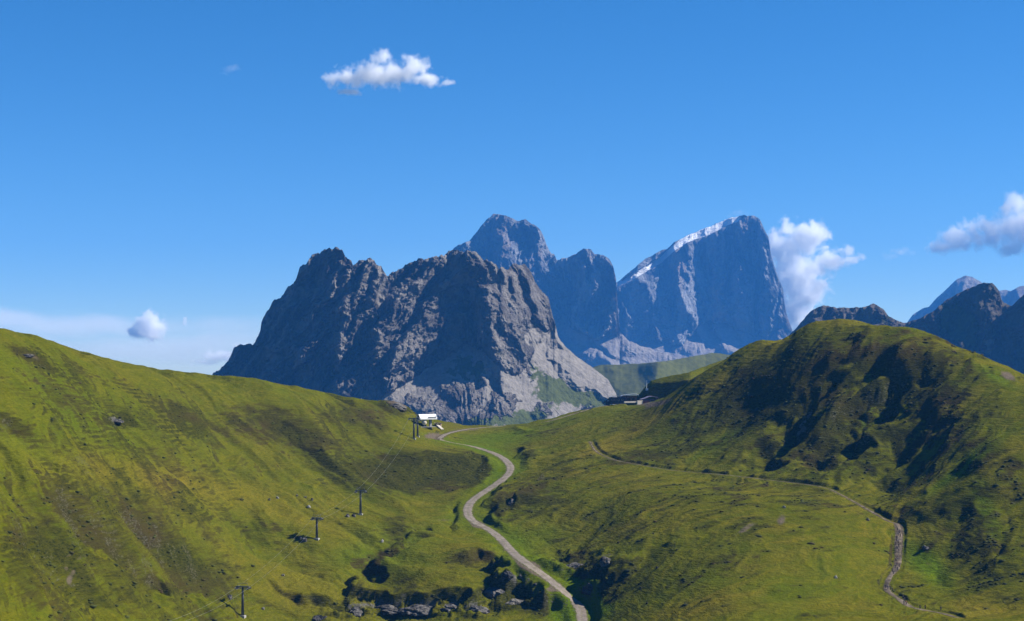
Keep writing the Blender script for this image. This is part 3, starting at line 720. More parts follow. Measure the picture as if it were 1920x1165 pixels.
relief('far_snow_topped_mountain', 8600, topC, [(1130,730),(1520,730)], [.24, (lambda u, v: (1 - sm(u, 1300, 1350)) * (1 - sm(v, 640, 660)), .42), (lambda u, v: snow(u, v, 0, 0), 2.2), (below(lineC, 5, 7), 1.7), (patches([(1250,595,26,26,0,.8)], .3), 1.0)],
   [(1130,-12),(1230,-4),(1340,10),(1440,18),(1480,50),(1520,90)],
   [([(1265,462),(1270,520),(1285,580),(1300,610)], 34, 46, 18), ([(1320,436),(1335,500),(1345,560),(1352,610)], 34, 50, 16), ([(1375,412),(1380,500),(1385,600)], 18, 34, 14), ([(1425,412),(1432,500),(1440,600)], 12, 30, 20), ([(1200,520),(1220,570),(1230,620)], 18, 34, 20), ([(1300,450),(1305,520),(1320,580)], 18, 24, 10), ([(1405,430),(1400,560)], 8, 16, 12)],
   dict(A=34, s=46, vert=3.2), M['rockB'],
   [lambda u, v, w, c: np.maximum(below(lineC, 5, 7)(u, v) * sm(c, .5, 1.0), .8 * patches([(1250,595,26,26,0,.9)])(u, v)), lambda u, v, w, c: 0 * u, lambda u, v, w, c: patches([(1346,590,12,50,0,1.0),(1272,500,12,46,0,.7),(1340,530,10,60,0,.5),(1470,600,10,30,0,.5),(1395,430,10,16,20,.4)])(u, v)],
   du=1.3, rows=260, jag=1.5, extra=snow, quiet=snow, knobs=[(1370,656,26,10,20,8),(1300,652,36,14,0,8),(1220,668,36,8,0,7)])
topR2 = [(1690,618),(1700,606),(1712,590),(1730,578),(1742,575),(1755,560),(1775,542),(1795,523),(1810,517),(1822,519),(1838,528),(1860,545),(1875,545),(1885,543),(1895,546),(1910,538),(1925,535),(2000,520),(2060,560)]
relief('far_blue_peak', 10000, topR2, [(1690,680),(2060,680)], [.8], [(1690,60),(1810,0),(1880,40),(1920,10),(2060,60)], [([(1810,517),(1800,560),(1780,620)], 24, 50, 40), ([(1742,575),(1735,620)], 10, 20, 16), ([(1910,538),(1900,600)], 14, 24, 24)], dict(A=20, s=40, vert=2.2), M['rockB'],
   [lambda u, v, w, c: 0 * u + .2, lambda u, v, w, c: 0 * u, lambda u, v, w, c: .3 + 0 * u], du=2, rows=90, jag=.6)
topR1 = [(1470,640),(1496,612),(1506,600),(1512,592),(1520,582),(1540,574),(1545,572),(1570,577),(1600,577),(1615,576),(1630,572),(1637,569),(1650,575),(1658,582),(1665,592),(1680,600),(1695,606),(1720,600),(1750,583),(1775,562),(1800,548),(1825,537),(1845,530),(1860,530),(1868,540),(1876,552),(1877,562),(1890,572),(1897,575),(1905,565),(1920,552),(1960,520),(2020,500),(2100,560)]
relief('dark_rock_ridge', 3300, topR1, [(1470,790),(2100,790)], [.5, (patches([(1790,600,40,40,-20,1.0),(1830,650,40,40,-20,.6)]), .8)], [(1470,80),(1640,60),(1700,80),(1850,-40),(1890,0),(1930,-60),(2020,-60),(2100,0)],
   [([(1637,569),(1640,600),(1620,640)], 14, 24, 16), ([(1855,530),(1840,580),(1800,640),(1770,700)], 40, 60, 30), ([(1930,545),(1900,620),(1880,700)], 40, 60, 40), ([(1545,572),(1540,620)], 10, 24, 24)],
   dict(A=40, s=56, vert=1.7, tilt=.4), M['rockR'],
   [lambda u, v, w, c: patches([(1855,645,14,40,25,.7)])(u, v), lambda u, v, w, c: patches([(1790,600,50,50,-20,.8),(1850,540,26,12,0,.5),(1660,600,20,14,0,.6),(1840,650,50,40,0,.35)])(u, v), lambda u, v, w, c: .15 + 0 * u], du=1.8, rows=170, jag=1.6)
# cut earth bank in shade behind the hut
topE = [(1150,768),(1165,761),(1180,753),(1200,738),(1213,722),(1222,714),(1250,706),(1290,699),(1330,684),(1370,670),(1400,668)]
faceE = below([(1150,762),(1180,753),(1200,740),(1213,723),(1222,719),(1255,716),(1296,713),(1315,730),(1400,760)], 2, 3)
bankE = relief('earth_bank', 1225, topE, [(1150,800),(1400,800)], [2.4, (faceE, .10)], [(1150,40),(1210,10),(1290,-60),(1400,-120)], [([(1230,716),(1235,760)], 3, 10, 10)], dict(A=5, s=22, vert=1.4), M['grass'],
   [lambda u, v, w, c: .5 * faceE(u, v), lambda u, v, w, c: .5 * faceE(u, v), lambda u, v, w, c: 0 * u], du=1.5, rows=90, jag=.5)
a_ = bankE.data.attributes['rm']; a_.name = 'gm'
#OBJECTS
# ------------------------------------------------------------------ air
hz = MB(); hz.box((0, 4850, 225), (15000, 12900, 1400))
hm = bpy.data.materials.new('haze_air'); hm.use_nodes = True; t_ = hm.node_tree; t_.nodes.clear()
pv = t_.nodes.new('ShaderNodeVolumePrincipled'); pv.inputs['Density'].default_value = 0.48e-4
pv.inputs['Color'].default_value = (.07, .35, 1.0, 1); pv.inputs['Anisotropy'].default_value = 0.0
ou = t_.nodes.new('ShaderNodeOutputMaterial'); t_.links.new(pv.outputs[0], ou.inputs['Volume'])
o = hz.build('haze', hm); props(o, kind='stuff')
# ------------------------------------------------------------------ clouds
def cloud(D, lobes, dens, nsc, label, amt=1.25, edge=.75, depth=.8, cat='cloud', aniso=.0, det=6, stretch=(1, 1, 1)):
    mp = D / F; bm = bmesh.new()
    for (u, v, ru, rv) in lobes:
        c = px(u, v, D); k = 1.28
        bmesh.ops.create_icosphere(bm, subdivisions=2, radius=1, matrix=Matrix.Translation(c) @ Matrix.Diagonal((ru * mp * k, (ru + rv) / 2 * depth * mp * k, rv * mp * k, 1)))
    r = bmesh.ops.convex_hull(bm, input=bm.verts[:])
    bmesh.ops.delete(bm, geom=[g for g in r['geom_interior'] + r['geom_unused'] if isinstance(g, bmesh.types.BMVert)], context='VERTS')
    me = bpy.data.meshes.new('cloud'); bm.to_mesh(me); bm.free()
    N = NT('cloud_vapour'); N.t.nodes.remove(N.b)
    P = N.n('ShaderNodeNewGeometry').outputs['Position']
    mx = None
    wn = N.n('ShaderNodeTexNoise'); wn.inputs['Scale'].default_value = 1 / (nsc * mp * 1.6); wn.inputs['Detail'].default_value = 2; N.l(P, wn.inputs['Vector'])
    ws = N.n('ShaderNodeVectorMath', operation='SUBTRACT'); N.l(wn.outputs['Color'], ws.inputs[0]); ws.inputs[1].default_value = (.5, .5, .5)
    wm = N.n('ShaderNodeVectorMath', operation='SCALE'); N.l(ws.outputs[0], wm.inputs[0]); wm.inputs['Scale'].default_value = nsc * mp * .9
    wa = N.n('ShaderNodeVectorMath', operation='ADD'); N.l(P, wa.inputs[0]); N.l(wm.outputs[0], wa.inputs[1])
    for (u, v, ru, rv) in lobes:
        c = px(u, v, D)
        s1 = N.n('ShaderNodeVectorMath', operation='SUBTRACT'); N.l(wa.outputs[0], s1.inputs[0]); s1.inputs[1].default_value = c
        s2 = N.n('ShaderNodeVectorMath', operation='DIVIDE'); N.l(s1.outputs[0], s2.inputs[0]); s2.inputs[1].default_value = (ru * mp, (ru + rv) / 2 * depth * mp, rv * mp)
        s3 = N.n('ShaderNodeVectorMath', operation='LENGTH'); N.l(s2.outputs[0], s3.inputs[0])
        d = N.math('SUBTRACT', 1.0, s3.outputs['Value'])
        mx = d if mx is None else N.math('SMOOTH_MAX', mx, d, .15)
    mp_ = N.n('ShaderNodeMapping'); N.l(P, mp_.inputs[0]); mp_.inputs['Scale'].default_value = stretch
    nz = N.noise(mp_.outputs[0], 1 / (nsc * mp), det, .6, .3)
    f = N.math('ADD', mx, N.math('MULTIPLY', N.math('SUBTRACT', nz, .55), amt * 2))
    den = N.math('MULTIPLY', N.ramp(f, .0, edge), dens)
    v = N.n('ShaderNodeVolumePrincipled'); N.l(den, v.inputs['Density']); v.inputs['Color'].default_value = (1, 1, 1, 1); v.inputs['Anisotropy'].default_value = aniso
    N.l(v.outputs[0], N.out.inputs['Volume'])
    me.materials.append(N.m); o = bpy.data.objects.new('cloud', me); COL.objects.link(o)
    props(o, label, cat); return o
DC = 13500
cloud(DC, [(700,140,70,26),(740,140,60,26),(660,148,50,22),(715,108,24,20),(775,128,40,30),(800,150,44,16),(625,152,22,20),(838,156,20,10),(655,172,34,8)], .018, 18, 'small white cloud floating alone high in the sky left of centre')
cloud(DC, [(1490,520,70,60),(1510,450,50,40),(1460,470,50,50),(1560,490,40,22),(1600,484,26,14),(1495,590,42,50),(1530,430,26,26),(1450,560,50,60),(1545,440,20,24),(1530,540,34,30),(1475,430,26,22),(1585,470,22,16),(1500,555,50,40)], .034, 20, 'tall white cloud rising behind the steep right edge of the snow topped mountain')
cloud(DC, [(1900,430,60,44),(1850,440,50,34),(1800,450,46,28),(1765,462,34,18),(1905,385,36,30),(1960,420,70,60),(1900,470,40,22),(1815,425,20,20)], .018, 22, 'white cumulus cloud cut off by the right edge above the dark ridge')
cloud(DC, [(280,612,34,34),(275,595,20,20),(290,628,30,18),(258,622,26,16),(347,604,8,12)], .03, 18, 'little puffy cloud low in the sky above the left hillside')
cloud(DC, [(420,668,60,16),(455,655,30,18),(380,680,40,10)], .012, 18, 'low bank of cloud just left of the dark rocky mountain')
cloud(DC + 400, [(434,130,24,10),(422,138,16,6)], .0016, 14, 'faint wisp of cloud in the upper left of the sky', edge=.8)
cloud(DC + 400, [(1690,472,34,9),(1700,469,16,6),(1670,482,20,8)], .0035, 14, 'thin torn wisp between the two large clouds on the right', edge=.8)
cloud(DC + 400, [(1385,400,22,8),(1370,405,10,5)], .002, 12, 'faint mist streaming off the summit of the snow topped mountain', edge=.8)
cloud(15500, [(100,600,420,26),(300,640,360,40),(60,640,320,40),(420,610,120,30)], .0012, 160, 'pale flat veil of stratus along the horizon behind the left hillside', amt=.5, edge=.7, depth=.6, det=4, stretch=(.12, .12, 1.3))
# ------------------------------------------------------------------ built things
from mathutils import noise as mn
M['steel'] = painted('galvanised_steel', (.13, .135, .14), .45, .2, .6, .3)
M['darksteel'] = painted('dark_painted_steel', (.030, .032, .034), .5, .2, .6, .2)
M['concrete'] = painted('weathered_concrete', (.30, .29, .27), .9, .15, .8)
M['white'] = painted('white_cladding', (.78, .78, .77), .4, .05, .5)
M['greypaint'] = painted('grey_panel', (.22, .23, .24), .5, .1, .5)
M['timber'] = painted('weathered_timber', (.24, .17, .11), .8, .25, 2.0)
M['darktimber'] = painted('dark_timber', (.06, .04, .03), .8, .25, 2.0)
M['palewall'] = painted('pale_render', (.50, .45, .37), .9, .08, .7)
M['bluewall'] = painted('slate_blue_boards', (.05, .06, .085), .8, .2, 1.0)
M['roofgrey'] = painted('pale_metal_roof', (.55, .57, .60), .45, .1, .6)
M['roofmauve'] = painted('mauve_metal_roof', (.21, .17, .21), .5, .12, .6)
M['maroon'] = painted('maroon_boards', (.075, .025, .035), .7, .2, 1.2)
def glass():
    N = NT('window_glass'); return N.done((.02, .03, .045), .08, None, .6)
M['glass'] = glass()
M['skin'] = painted('skin', (.42, .26, .18), .6, .03)
def ground(u, v):
    x, y, z = cast([(u, v)])[0]; return x, y, zat(x, y)

# ---- chairlift pylons
def make_pylon(h, arm, label, loc, rz):
    r = empty('chairlift_pylon', loc, rz, label=label, cat='chairlift pylon', group='chairlift pylons climbing to the top station')
    MB().box((0, 0, -.9), (2.2, 2.2, 2.6)).build('footing', M['concrete'], r)
    MB().tube((0, 0, .2), (0, 0, h), .62, .40, 14).build('mast', M['darksteel'], r, True)
    MB().box((0, 0, h + .1), (arm * 2, .55, .55)).box((0, 0, h - .7), (arm * 1.1, .3, .25)).build('crossarm', M['steel'], r)
    lf = MB()
    for s in (-1, 1): lf.tube((s * arm * .8, 0, h + .3), (s * arm * .8, 0, h + 1.5), .08).tube((s * arm * .8, -.1, h + 1.5), (s * arm * .35, -.1, h + 1.5), .07)
    lf.tube((-arm * .8, 0, h + 1.5), (arm * .8, 0, h + 1.5), .09)
    lf.build('lifting_frame', M['steel'], r)
    for s in (-1, 1):
        b = MB().box((s * arm, 0, h - .35), (.30, 4.2, .35)).box((s * arm, 0, h - .05), (.35, .9, .8)).build('sheave_beam', M['steel'], r)
        for k in range(6):
            MB().tube((s * arm + .12, -1.8 + k * .72, h - .5), (s * arm + .32, -1.8 + k * .72, h - .5), .27, .27, 10).build('sheave_wheel', M['darksteel'], b)
        MB().box((s * (arm - .55), 0, h - .75), (.7, 3.6, .08)).build('catwalk', M['steel'], r)
    ld = MB()
    for s in (-.2, .2): ld.tube((s, -.72, .4), (s, -.52, h - .3), .035, .035, 5)
    for k in range(int(h / .5)): ld.tube((-.2, -.72 + .2 * k * .5 / h, .6 + k * .5), (.2, -.72 + .2 * k * .5 / h, .6 + k * .5), .025, .025, 4)
    ld.build('ladder', M['steel'], r)
    return r, h
PYL = [(455, 1156, 1101, 2.65, 'nearest and lowest chairlift pylon, dark mast near the bottom of the photo'),
       (594, 1011, 972, 2.3, 'chairlift pylon second from the bottom, beside two dark boulders on the left hillside'),
       (676, 965, 921, 2.5, 'chairlift pylon third from the bottom, standing below the dark heather slope'),
       (776, 823, 785, 3.0, 'left of the two close-set pylons in front of the chairlift top station'),
       (783, 819, 788, 2.2, 'right of the two close-set pylons in front of the chairlift top station')]
tops = []; bases = [ground(u, vb) for u, vb, vt, a, l in PYL]
for k, (u, vb, vt, arm, lab) in enumerate(PYL):
    g = bases[k]; h = (vb - vt) / F * g[1]
    nx = bases[min(k + 1, 3)]; pv_ = bases[max(0, min(k, 3) - 1)]
    rz = math.atan2(-(nx[0] - pv_[0]), nx[1] - pv_[1])
    make_pylon(h, arm, lab, g, rz)
    if k < 4: tops.append((g, h, arm, rz))
# the line goes on below the frame to the next pylon
bx_, by_ = -117.0, 425.0
gb = (bx_, by_, zat(bx_, by_)); make_pylon(9, 2.6, 'chairlift pylon below the lower edge of the photo', gb, R(-3))
tops = [(gb, 9, 2.6, tops[0][3])] + tops
st = ground(800, 801); ST_RZ = R(28)
for s, lab in ((-1, 'left rope of the chairlift strung from pylon to pylon'), (1, 'right rope of the chairlift strung from pylon to pylon')):
    pts = [Vector((g[0] + math.cos(rz) * s * arm, g[1] + math.sin(rz) * s * arm, g[2] + h - .15)) for g, h, arm, rz in tops]
    pts.append(Vector((st[0] + 0 + s * 1.9, st[1] + 3, st[2] + 5.3)))
    c = MB()
    for a, b in zip(pts[:-1], pts[1:]):
        L = (b - a).length; n = 14; q = []
        for i in range(n + 1):
            t = i / n; p = a.lerp(b, t); p.z -= 4 * t * (1 - t) * L * .022; q.append(p)
        c.path(q, .04, 5)
    o = c.build('chairlift_rope', M['steel'], None, True); props(o, lab, 'cable', 'ropes of the chairlift')

# ---- top station
r = empty('chairlift_station', st, ST_RZ, label='white hooded chairlift top station standing where the left hillside meets the saddle', cat='chairlift station')
prof = []
for k in range(13):
    a = math.pi * k / 12; prof.append((2.9 * math.cos(a) * (1 - .12 * abs(math.sin(2 * a))), 5.6 + 2.6 * math.sin(a)))
prof = [(2.9, 4.9)] + prof + [(-2.9, 4.9), (-2.55, 4.9), (-2.55, 5.5)] + [(2.55 * math.cos(math.pi - math.pi * k / 12), 5.6 + 2.25 * math.sin(math.pi * k / 12)) for k in range(1, 12)] + [(2.55, 5.5), (2.55, 4.9)]
h_ = MB(); h_.prism(prof, -6, 6)
bmesh.ops.rotate(h_.bm, verts=h_.bm.verts[:], cent=(0, 0, 0), matrix=Matrix.Rotation(R(-90), 3, 'Z'))
hood = h_.build('hood', M['white'], r)
MB().box((2.6, -2.93, 6.2), (5.6, .08, .9)).build('grey_stripe', M['greypaint'], hood)
MB().box((5.8, 0, 6.3), (.25, 4.9, 2.6)).build('end_panel', M['white'], r)
MB().tube((-4.6, 0, 5.0), (-4.6, 0, 5.25), 1.9, 1.9, 24).build('bullwheel', M['darksteel'], r)
MB().box((.4, 0, 5.2), (9.6, 2.6, .7)).box((-2.2, 0, 5.7), (3.2, 3.8, .5)).build('drive_frame', M['darksteel'], r)
MB().ball((-2.3, -1.2, 3.0), 1.55, (1.1, 1, 1.1), 3).build('machine_housing', M['palewall'], r, True)
MB().box((2.6, 0, 1.9), (1.4, 1.5, 6.6)).build('column', M['concrete'], r)
MB().box((-1.2, .6, 1.7), (.7, .7, 6.4)).build('column', M['greypaint'], r)
MB().box((-.2, -2.2, .15), (11, 2.6, .3)).build('platform', M['concrete'], r)
ob = MB()
for k in range(8):
    a = R(90 * k / 7); b = R(90 * (k + 1) / 7)
    ob.tube((-5.2 - 3.2 * math.sin(a), -1.6, 2.2 + 3.2 * math.cos(a)), (-5.2 - 3.2 * math.sin(b), -1.6, 2.2 + 3.2 * math.cos(b)), .22, .22, 8)
ob.tube((-8.4, -1.6, 2.2), (-8.4, -1.6, -5), .22, .22, 8)
ob.build('curved_guide_rail', M['steel'], r, True)
rm_ = ground(822, 801)
r = empty('operator_cabin', (rm_[0], rm_[1] + 3, rm_[2]), R(-12), label='small brown timber cabin just right of the chairlift top station', cat='cabin')
MB().box((-.4, 0, .9), (4.2, 3.0, 2.6)).build('wall', M['timber'], r)
MB().prism([(-2.9, 2.15), (-.4, 2.9), (2.1, 2.15), (2.1, 2.28), (-.4, 3.05), (-2.9, 2.28)], -1.8, 1.8).build('roof', M['darktimber'], r)
MB().box((-.2, -1.52, 1.2), (1.1, .08, .8)).build('window', M['glass'], r)
MB().box((1.1, -1.52, .75), (.8, .08, 1.8)).build('door', M['darktimber'], r)
a_r = ground(817, 797.5); b_r = ground(830, 806)
ra = MB(); ax = Vector((a_r[0], a_r[1], a_r[2] + 1.4)); bx = Vector((b_r[0], b_r[1] - 1, b_r[2] + .25)); d_ = bx - ax
ra.box((ax + bx) / 2, (d_.length, 2.0, .25), rot=Matrix.Rotation(math.atan2(d_.y, d_.x), 4, 'Z') @ Matrix.Rotation(-math.asin(d_.z / d_.length), 4, 'Y'))
r = ra.build('boarding_ramp', M['palewall']); props(r, 'pale boarded ramp leading down from the chairlift station', 'ramp')

# ---- mountain hut on the saddle
def place(u, d=1195):
    x = (u - 960) / F * d; return x, d, zat(x, d)
mpx = 1195 / F
x0, y0, z0 = px(1157, 757, 1195)
r = empty('mountain_hut', (x0, y0, z0), R(6), label='long low blue-grey mountain hut with a lean-to at its left end', cat='mountain hut')
MB().box((0, 0, 2.2), (11.4, 7, 5.2)).build('wall', M['bluewall'], r)
MB().prism([(-6.1, 4.75), (0, 5.9), (6.1, 4.75), (6.1, 4.95), (0, 6.15), (-6.1, 4.95)], -3.9, 3.9).build('roof', M['greypaint'], r)
MB().prism([(-5.75, 4.3), (-11.4, .3), (-11.4, .0), (-5.75, 3.9)], -2.8, 2.8).build('lean_to_roof', M['darktimber'], r)
for x in (-10.4, -8.2): MB().box((x, -2.5, .2), (.25, .25, 2.6 if x < -9 else 5.0)).build('post', M['darktimber'], r)
MB().box((-7.2, 0, 0), (2.6, 4.6, 3.6)).build('wall', M['bluewall'], r)
for x in (-4.2, -1.9, .6, 3.4):
    wn_ = MB().box((x, -3.53, 2.9), (1.25, .1, 1.3)).build('window_frame', M['palewall'], r)
    MB().box((x, -3.60, 2.9), (1.0, .06, 1.05)).build('pane', M['glass'], wn_)
MB().box((-3.0, -3.53, .9), (1.0, .1, 2.0)).build('door', M['darktimber'], r)
MB().box((2.5, .8, 6.2), (.7, .7, 1.6)).build('chimney', M['concrete'], r)
x0, y0, z0 = px(1179, 755.5, 1200)
r = empty('restaurant_terrace_building', (x0, y0 + 3, z0), R(-4), label='open terrace building under a long pale curved roof, right of the blue-grey hut', cat='building')
pr = [(-8.0, 5.0), (-4, 5.9), (0, 6.4), (4, 6.7), (6.6, 6.6), (7.7, 6.0), (7.9, 5.3)]
pr = pr + [(a - .05 if a > 7 else a, b - .42) for a, b in pr[::-1]]
MB().prism(pr, -4.2, 4.2).build('roof', M['roofgrey'], r)
MB().box((.6, 1.6, 2.6), (12, 3.6, 5.4)).build('wall', M['timber'], r)
for x in (-5.2, -1.4, 2.6, 6.4): MB().box((x, -3.7, 2.4), (.3, .3, 6.2)).build('post', M['darktimber'], r)
for x in (-3.4, .2, 3.6):
    f_ = MB().box((x, -.25, 2.6), (2.2, .1, 1.9)).build('window_frame', M['darktimber'], r)
    MB().box((x, -.32, 2.6), (1.9, .06, 1.6)).build('pane', M['glass'], f_)
MB().box((.4, -4.6, .6), (12.6, 1.7, 1.4)).build('terrace', M['timber'], r)
x0, y0, z0 = px(1219, 757, 1180)
r = empty('lodge', (x0, y0 + 4, z0), R(10), label='low lodge with a rounded mauve roof at the foot of the shaded earth bank', cat='lodge')
pr = [(-7.2, 3.2), (-3.6, 4.2), (-1.2, 5.3), (2, 5.6), (5.2, 4.9), (7.0, 3.1), (7.2, 2.0)]
pr = pr + [(a, b - .4) for a, b in pr[::-1]]
MB().prism(pr, -3.2, 3.6).build('roof', M['roofmauve'], r)
MB().box((.6, .4, 1.4), (12.2, 5.4, 3.8)).build('wall', M['bluewall'], r)
MB().box((-3.8, -2.9, .9), (4.6, 2.2, 2.9)).build('porch', M['maroon'], r)
for x, w_ in ((1.4, 3.4), (5.0, 2.0)):
    f_ = MB().box((x, -2.36, 2.3), (w_, .1, 1.5)).build('window_frame', M['roofmauve'], r)
    MB().box((x, -2.43, 2.3), (w_ - .3, .06, 1.2)).build('pane', M['glass'], f_)
x0, y0, z0 = px(1195, 759, 1178)
r = empty('retaining_wall', (x0, y0, z0 + .6), R(24), label='pale low retaining wall in front of the hut terrace, left of the maroon porch', cat='wall')
MB().box((3.0, 0, .8), (6.4, 1.2, 3.4)).build('tall_section', M['palewall'], r)
MB().box((-5.6, .3, 1.4), (10.8, .8, 1.1)).build('low_section', M['palewall'], r)
x0, y0, z0 = px(1213, 731, 1222)
r = empty('radio_mast', (x0, y0, z0), 0, label='thin white mast with a small cabinet standing on top of the shaded earth bank', cat='mast')
MB().box((0, 0, .2), (1.9, 1.4, 1.6)).build('cabinet', M['roofgrey'], r)
MB().tube((-.2, 0, 1), (-.2, 0, 7.2), .16, .10, 8).build('pole', M['white'], r)
MB().box((-.2, 0, 6.2), (.7, .4, 1.5)).build('antenna_panel', M['white'], r)

# ---- rocks
def rock(name, loc, size, label, cat, seed, mat='rockF', sub=4, group=None, squash=.7, rz=0, rough=.38):
    bm = bmesh.new(); bmesh.ops.create_icosphere(bm, subdivisions=sub, radius=1)
    off = Vector((seed * 13.7, seed * 7.1, seed * 3.3))
    for v in bm.verts:
        p = v.co.copy(); q = p + off
        d = mn.fractal(q * .9, 1, 2, 2) * rough + (1 - abs(mn.noise(q * 1.9))) ** 2 * rough * .6 + (1 - abs(mn.noise(q * 4.3))) ** 2 * rough * .22
        f = Vector((round(p.x * 2.2) / 2.2, round(p.y * 2.2) / 2.2, round(p.z * 2.6) / 2.6))
        v.co = p.lerp(f, .22) * (1 + d - rough * .5)
        v.co.x *= size[0]; v.co.y *= size[1]; v.co.z *= size[2]
        if v.co.z < -size[2] * .45: v.co.z = -size[2] * .45 + (v.co.z + size[2] * .45) * .3
    me = bpy.data.meshes.new(name); bm.to_mesh(me); bm.free()
    me.polygons.foreach_set('use_smooth', np.full(len(me.polygons), sub > 3)); me.materials.append(M[mat])
    o = bpy.data.objects.new(name, me); COL.objects.link(o); o.location = loc; o.rotation_euler = (0, 0, rz)
    return props(o, label, cat, group)
k_ = 0
def rocks(lst):
    global k_
    for (u, v, w_, h_, lab, nm, mt, grp) in lst:
        g = ground(u, v); mp = g[1] / F; k_ += 1
        rock(nm, (g[0], g[1], g[2] + h_ * mp * (.12 if w_ < 20 else -.34)), (w_ * mp / 2, w_ * mp / 2 * .8, h_ * mp * .75), lab, 'boulder' if nm == 'boulder' else 'rock', k_, mt, 5 if w_ > 40 else 3, grp, rz=k_ * 1.3)
rocks([(430,1122,12,8,'rounded grey boulder in the grass just left of the nearest chairlift pylon','boulder','rockF',None),
 (493,1142,7,4,'small dark boulder in the grass right of the nearest chairlift pylon','boulder','rockA',None),
 (531,1080,6,4,'small dark boulder on the slope between the two lowest pylons','boulder','rockA',None),
 (562,1010,9,6,'dark boulder at the left of the pair beside the second pylon','boulder','rockA',None),
 (571,1014,10,6,'dark boulder at the right of the pair beside the second pylon','boulder','rockA',None),
 (652,969,9,6,'left one of the two grey boulders below the third pylon','boulder','rockF',None),
 (663,969,8,6,'right one of the two grey boulders below the third pylon','boulder','rockF',None),
 (717,1016,6,5,'pale stone on the bank of the stream gully','boulder','rockW',None),
 (505,938,5,4,'leftmost dark stone of the few scattered across the bright grass of the left hillside','boulder','rockA',None),
 (520,935,6,5,'white stone beside the leftmost dark stone on the bright grass of the left hillside','boulder','rockW',None),
 (557,930,5,3,'dark stone on the left hillside, upper left one of a small close group','boulder','rockA',None),
 (573,933,5,3,'dark stone on the left hillside, middle one of a small close group','boulder','rockA',None),
 (585,938,5,4,'tan stone at the right end of a small group on the left hillside','boulder','rockF',None),
 (579,951,7,4,'white flat stone lowest of the small group on the left hillside','boulder','rockW',None),
 (1567,1084,6,5,'lone white stone in the grass left of the hikers trail','boulder','rockW',None),
 (1470,952,7,4,'pale stone on the meadow below the long traverse path, above two bare earth scars','boulder','rockW',None),
 (1735,1030,12,8,'grey boulder in the bright grass to the right of the hikers trail','boulder','rockF',None),
 (1627,976,8,5,'pale stone just below the trail where it starts to descend','boulder','rockF',None),
 (1225,1002,4,3,'tiny dark stone in the middle of the right-hand meadow','boulder','rockA',None),
 (1232,1066,6,4,'small dark stone low on the right-hand meadow','boulder','rockA',None),
 (1213,1132,5,3,'small dark stone near the bottom of the right-hand meadow','boulder','rockA',None),
 (933,1054,8,3,'flat pale slab above the dark hollow left of the gravel road','boulder','rockF',None),
 (976,1081,8,4,'pale boulder at the right end of the dark hollow left of the gravel road','boulder','rockF',None),
 (1003,1097,7,4,'pale boulder on the rim of the shaded bank left of the gravel road','boulder','rockF',None),
 (668,1146,46,14,'dark ledge of rock at the bottom edge left of the stream gully mouth','rock_outcrop','rockF',None),
 (722,1142,64,13,'long low rock ledge at the bottom edge, second from the left','rock_outcrop','rockF',None),
 (785,1141,70,14,'pale topped rock ledge at the bottom edge, third from the left','rock_outcrop','rockF',None),
 (845,1139,60,15,'rugged grey rock ledge at the bottom edge, fourth from the left','rock_outcrop','rockF',None),
 (893,1143,44,12,'pale streaked rock ledge at the bottom edge, rightmost of the row','rock_outcrop','rockF',None),
 (600,1158,34,9,'low dark outcrop at the bottom edge, to the left of the stream gully','rock_outcrop','rockA',None),
 (925,1108,40,16,'dark rounded crag of the shaded pair left of the gravel road, upper left one','rock_outcrop','rockA',None),
 (965,1132,56,18,'dark rounded crag of the shaded pair left of the gravel road, lower right one','rock_outcrop','rockA',None),
 (952,1076,26,10,'dark rock rib above the shaded pair of crags','rock_outcrop','rockA',None),
 (1078,1062,40,15,'dark crag in the bank right of the gravel road','rock_outcrop','rockA',None),
 (1136,1052,26,16,'pale weathered outcrop above the dark crag right of the gravel road','rock_outcrop','rockF',None),
 (1105,1102,30,16,'dark low crag below the main one right of the gravel road','rock_outcrop','rockA',None),
 (745,762,40,11,'reddish dark rock knob on the left skyline above the chairlift station','rock_outcrop','rockA',None),
 (216,789,34,6,'grey rock rib breaking through the grass of the left hillside','rock_outcrop','rockF',None),
 (50,666,26,5,'thin rock rib high on the left hillside near the left edge','rock_outcrop','rockF',None),
 (960,942,20,14,'dark rock at the left end of the mound right of the gravel road','rock_outcrop','rockA',None)])

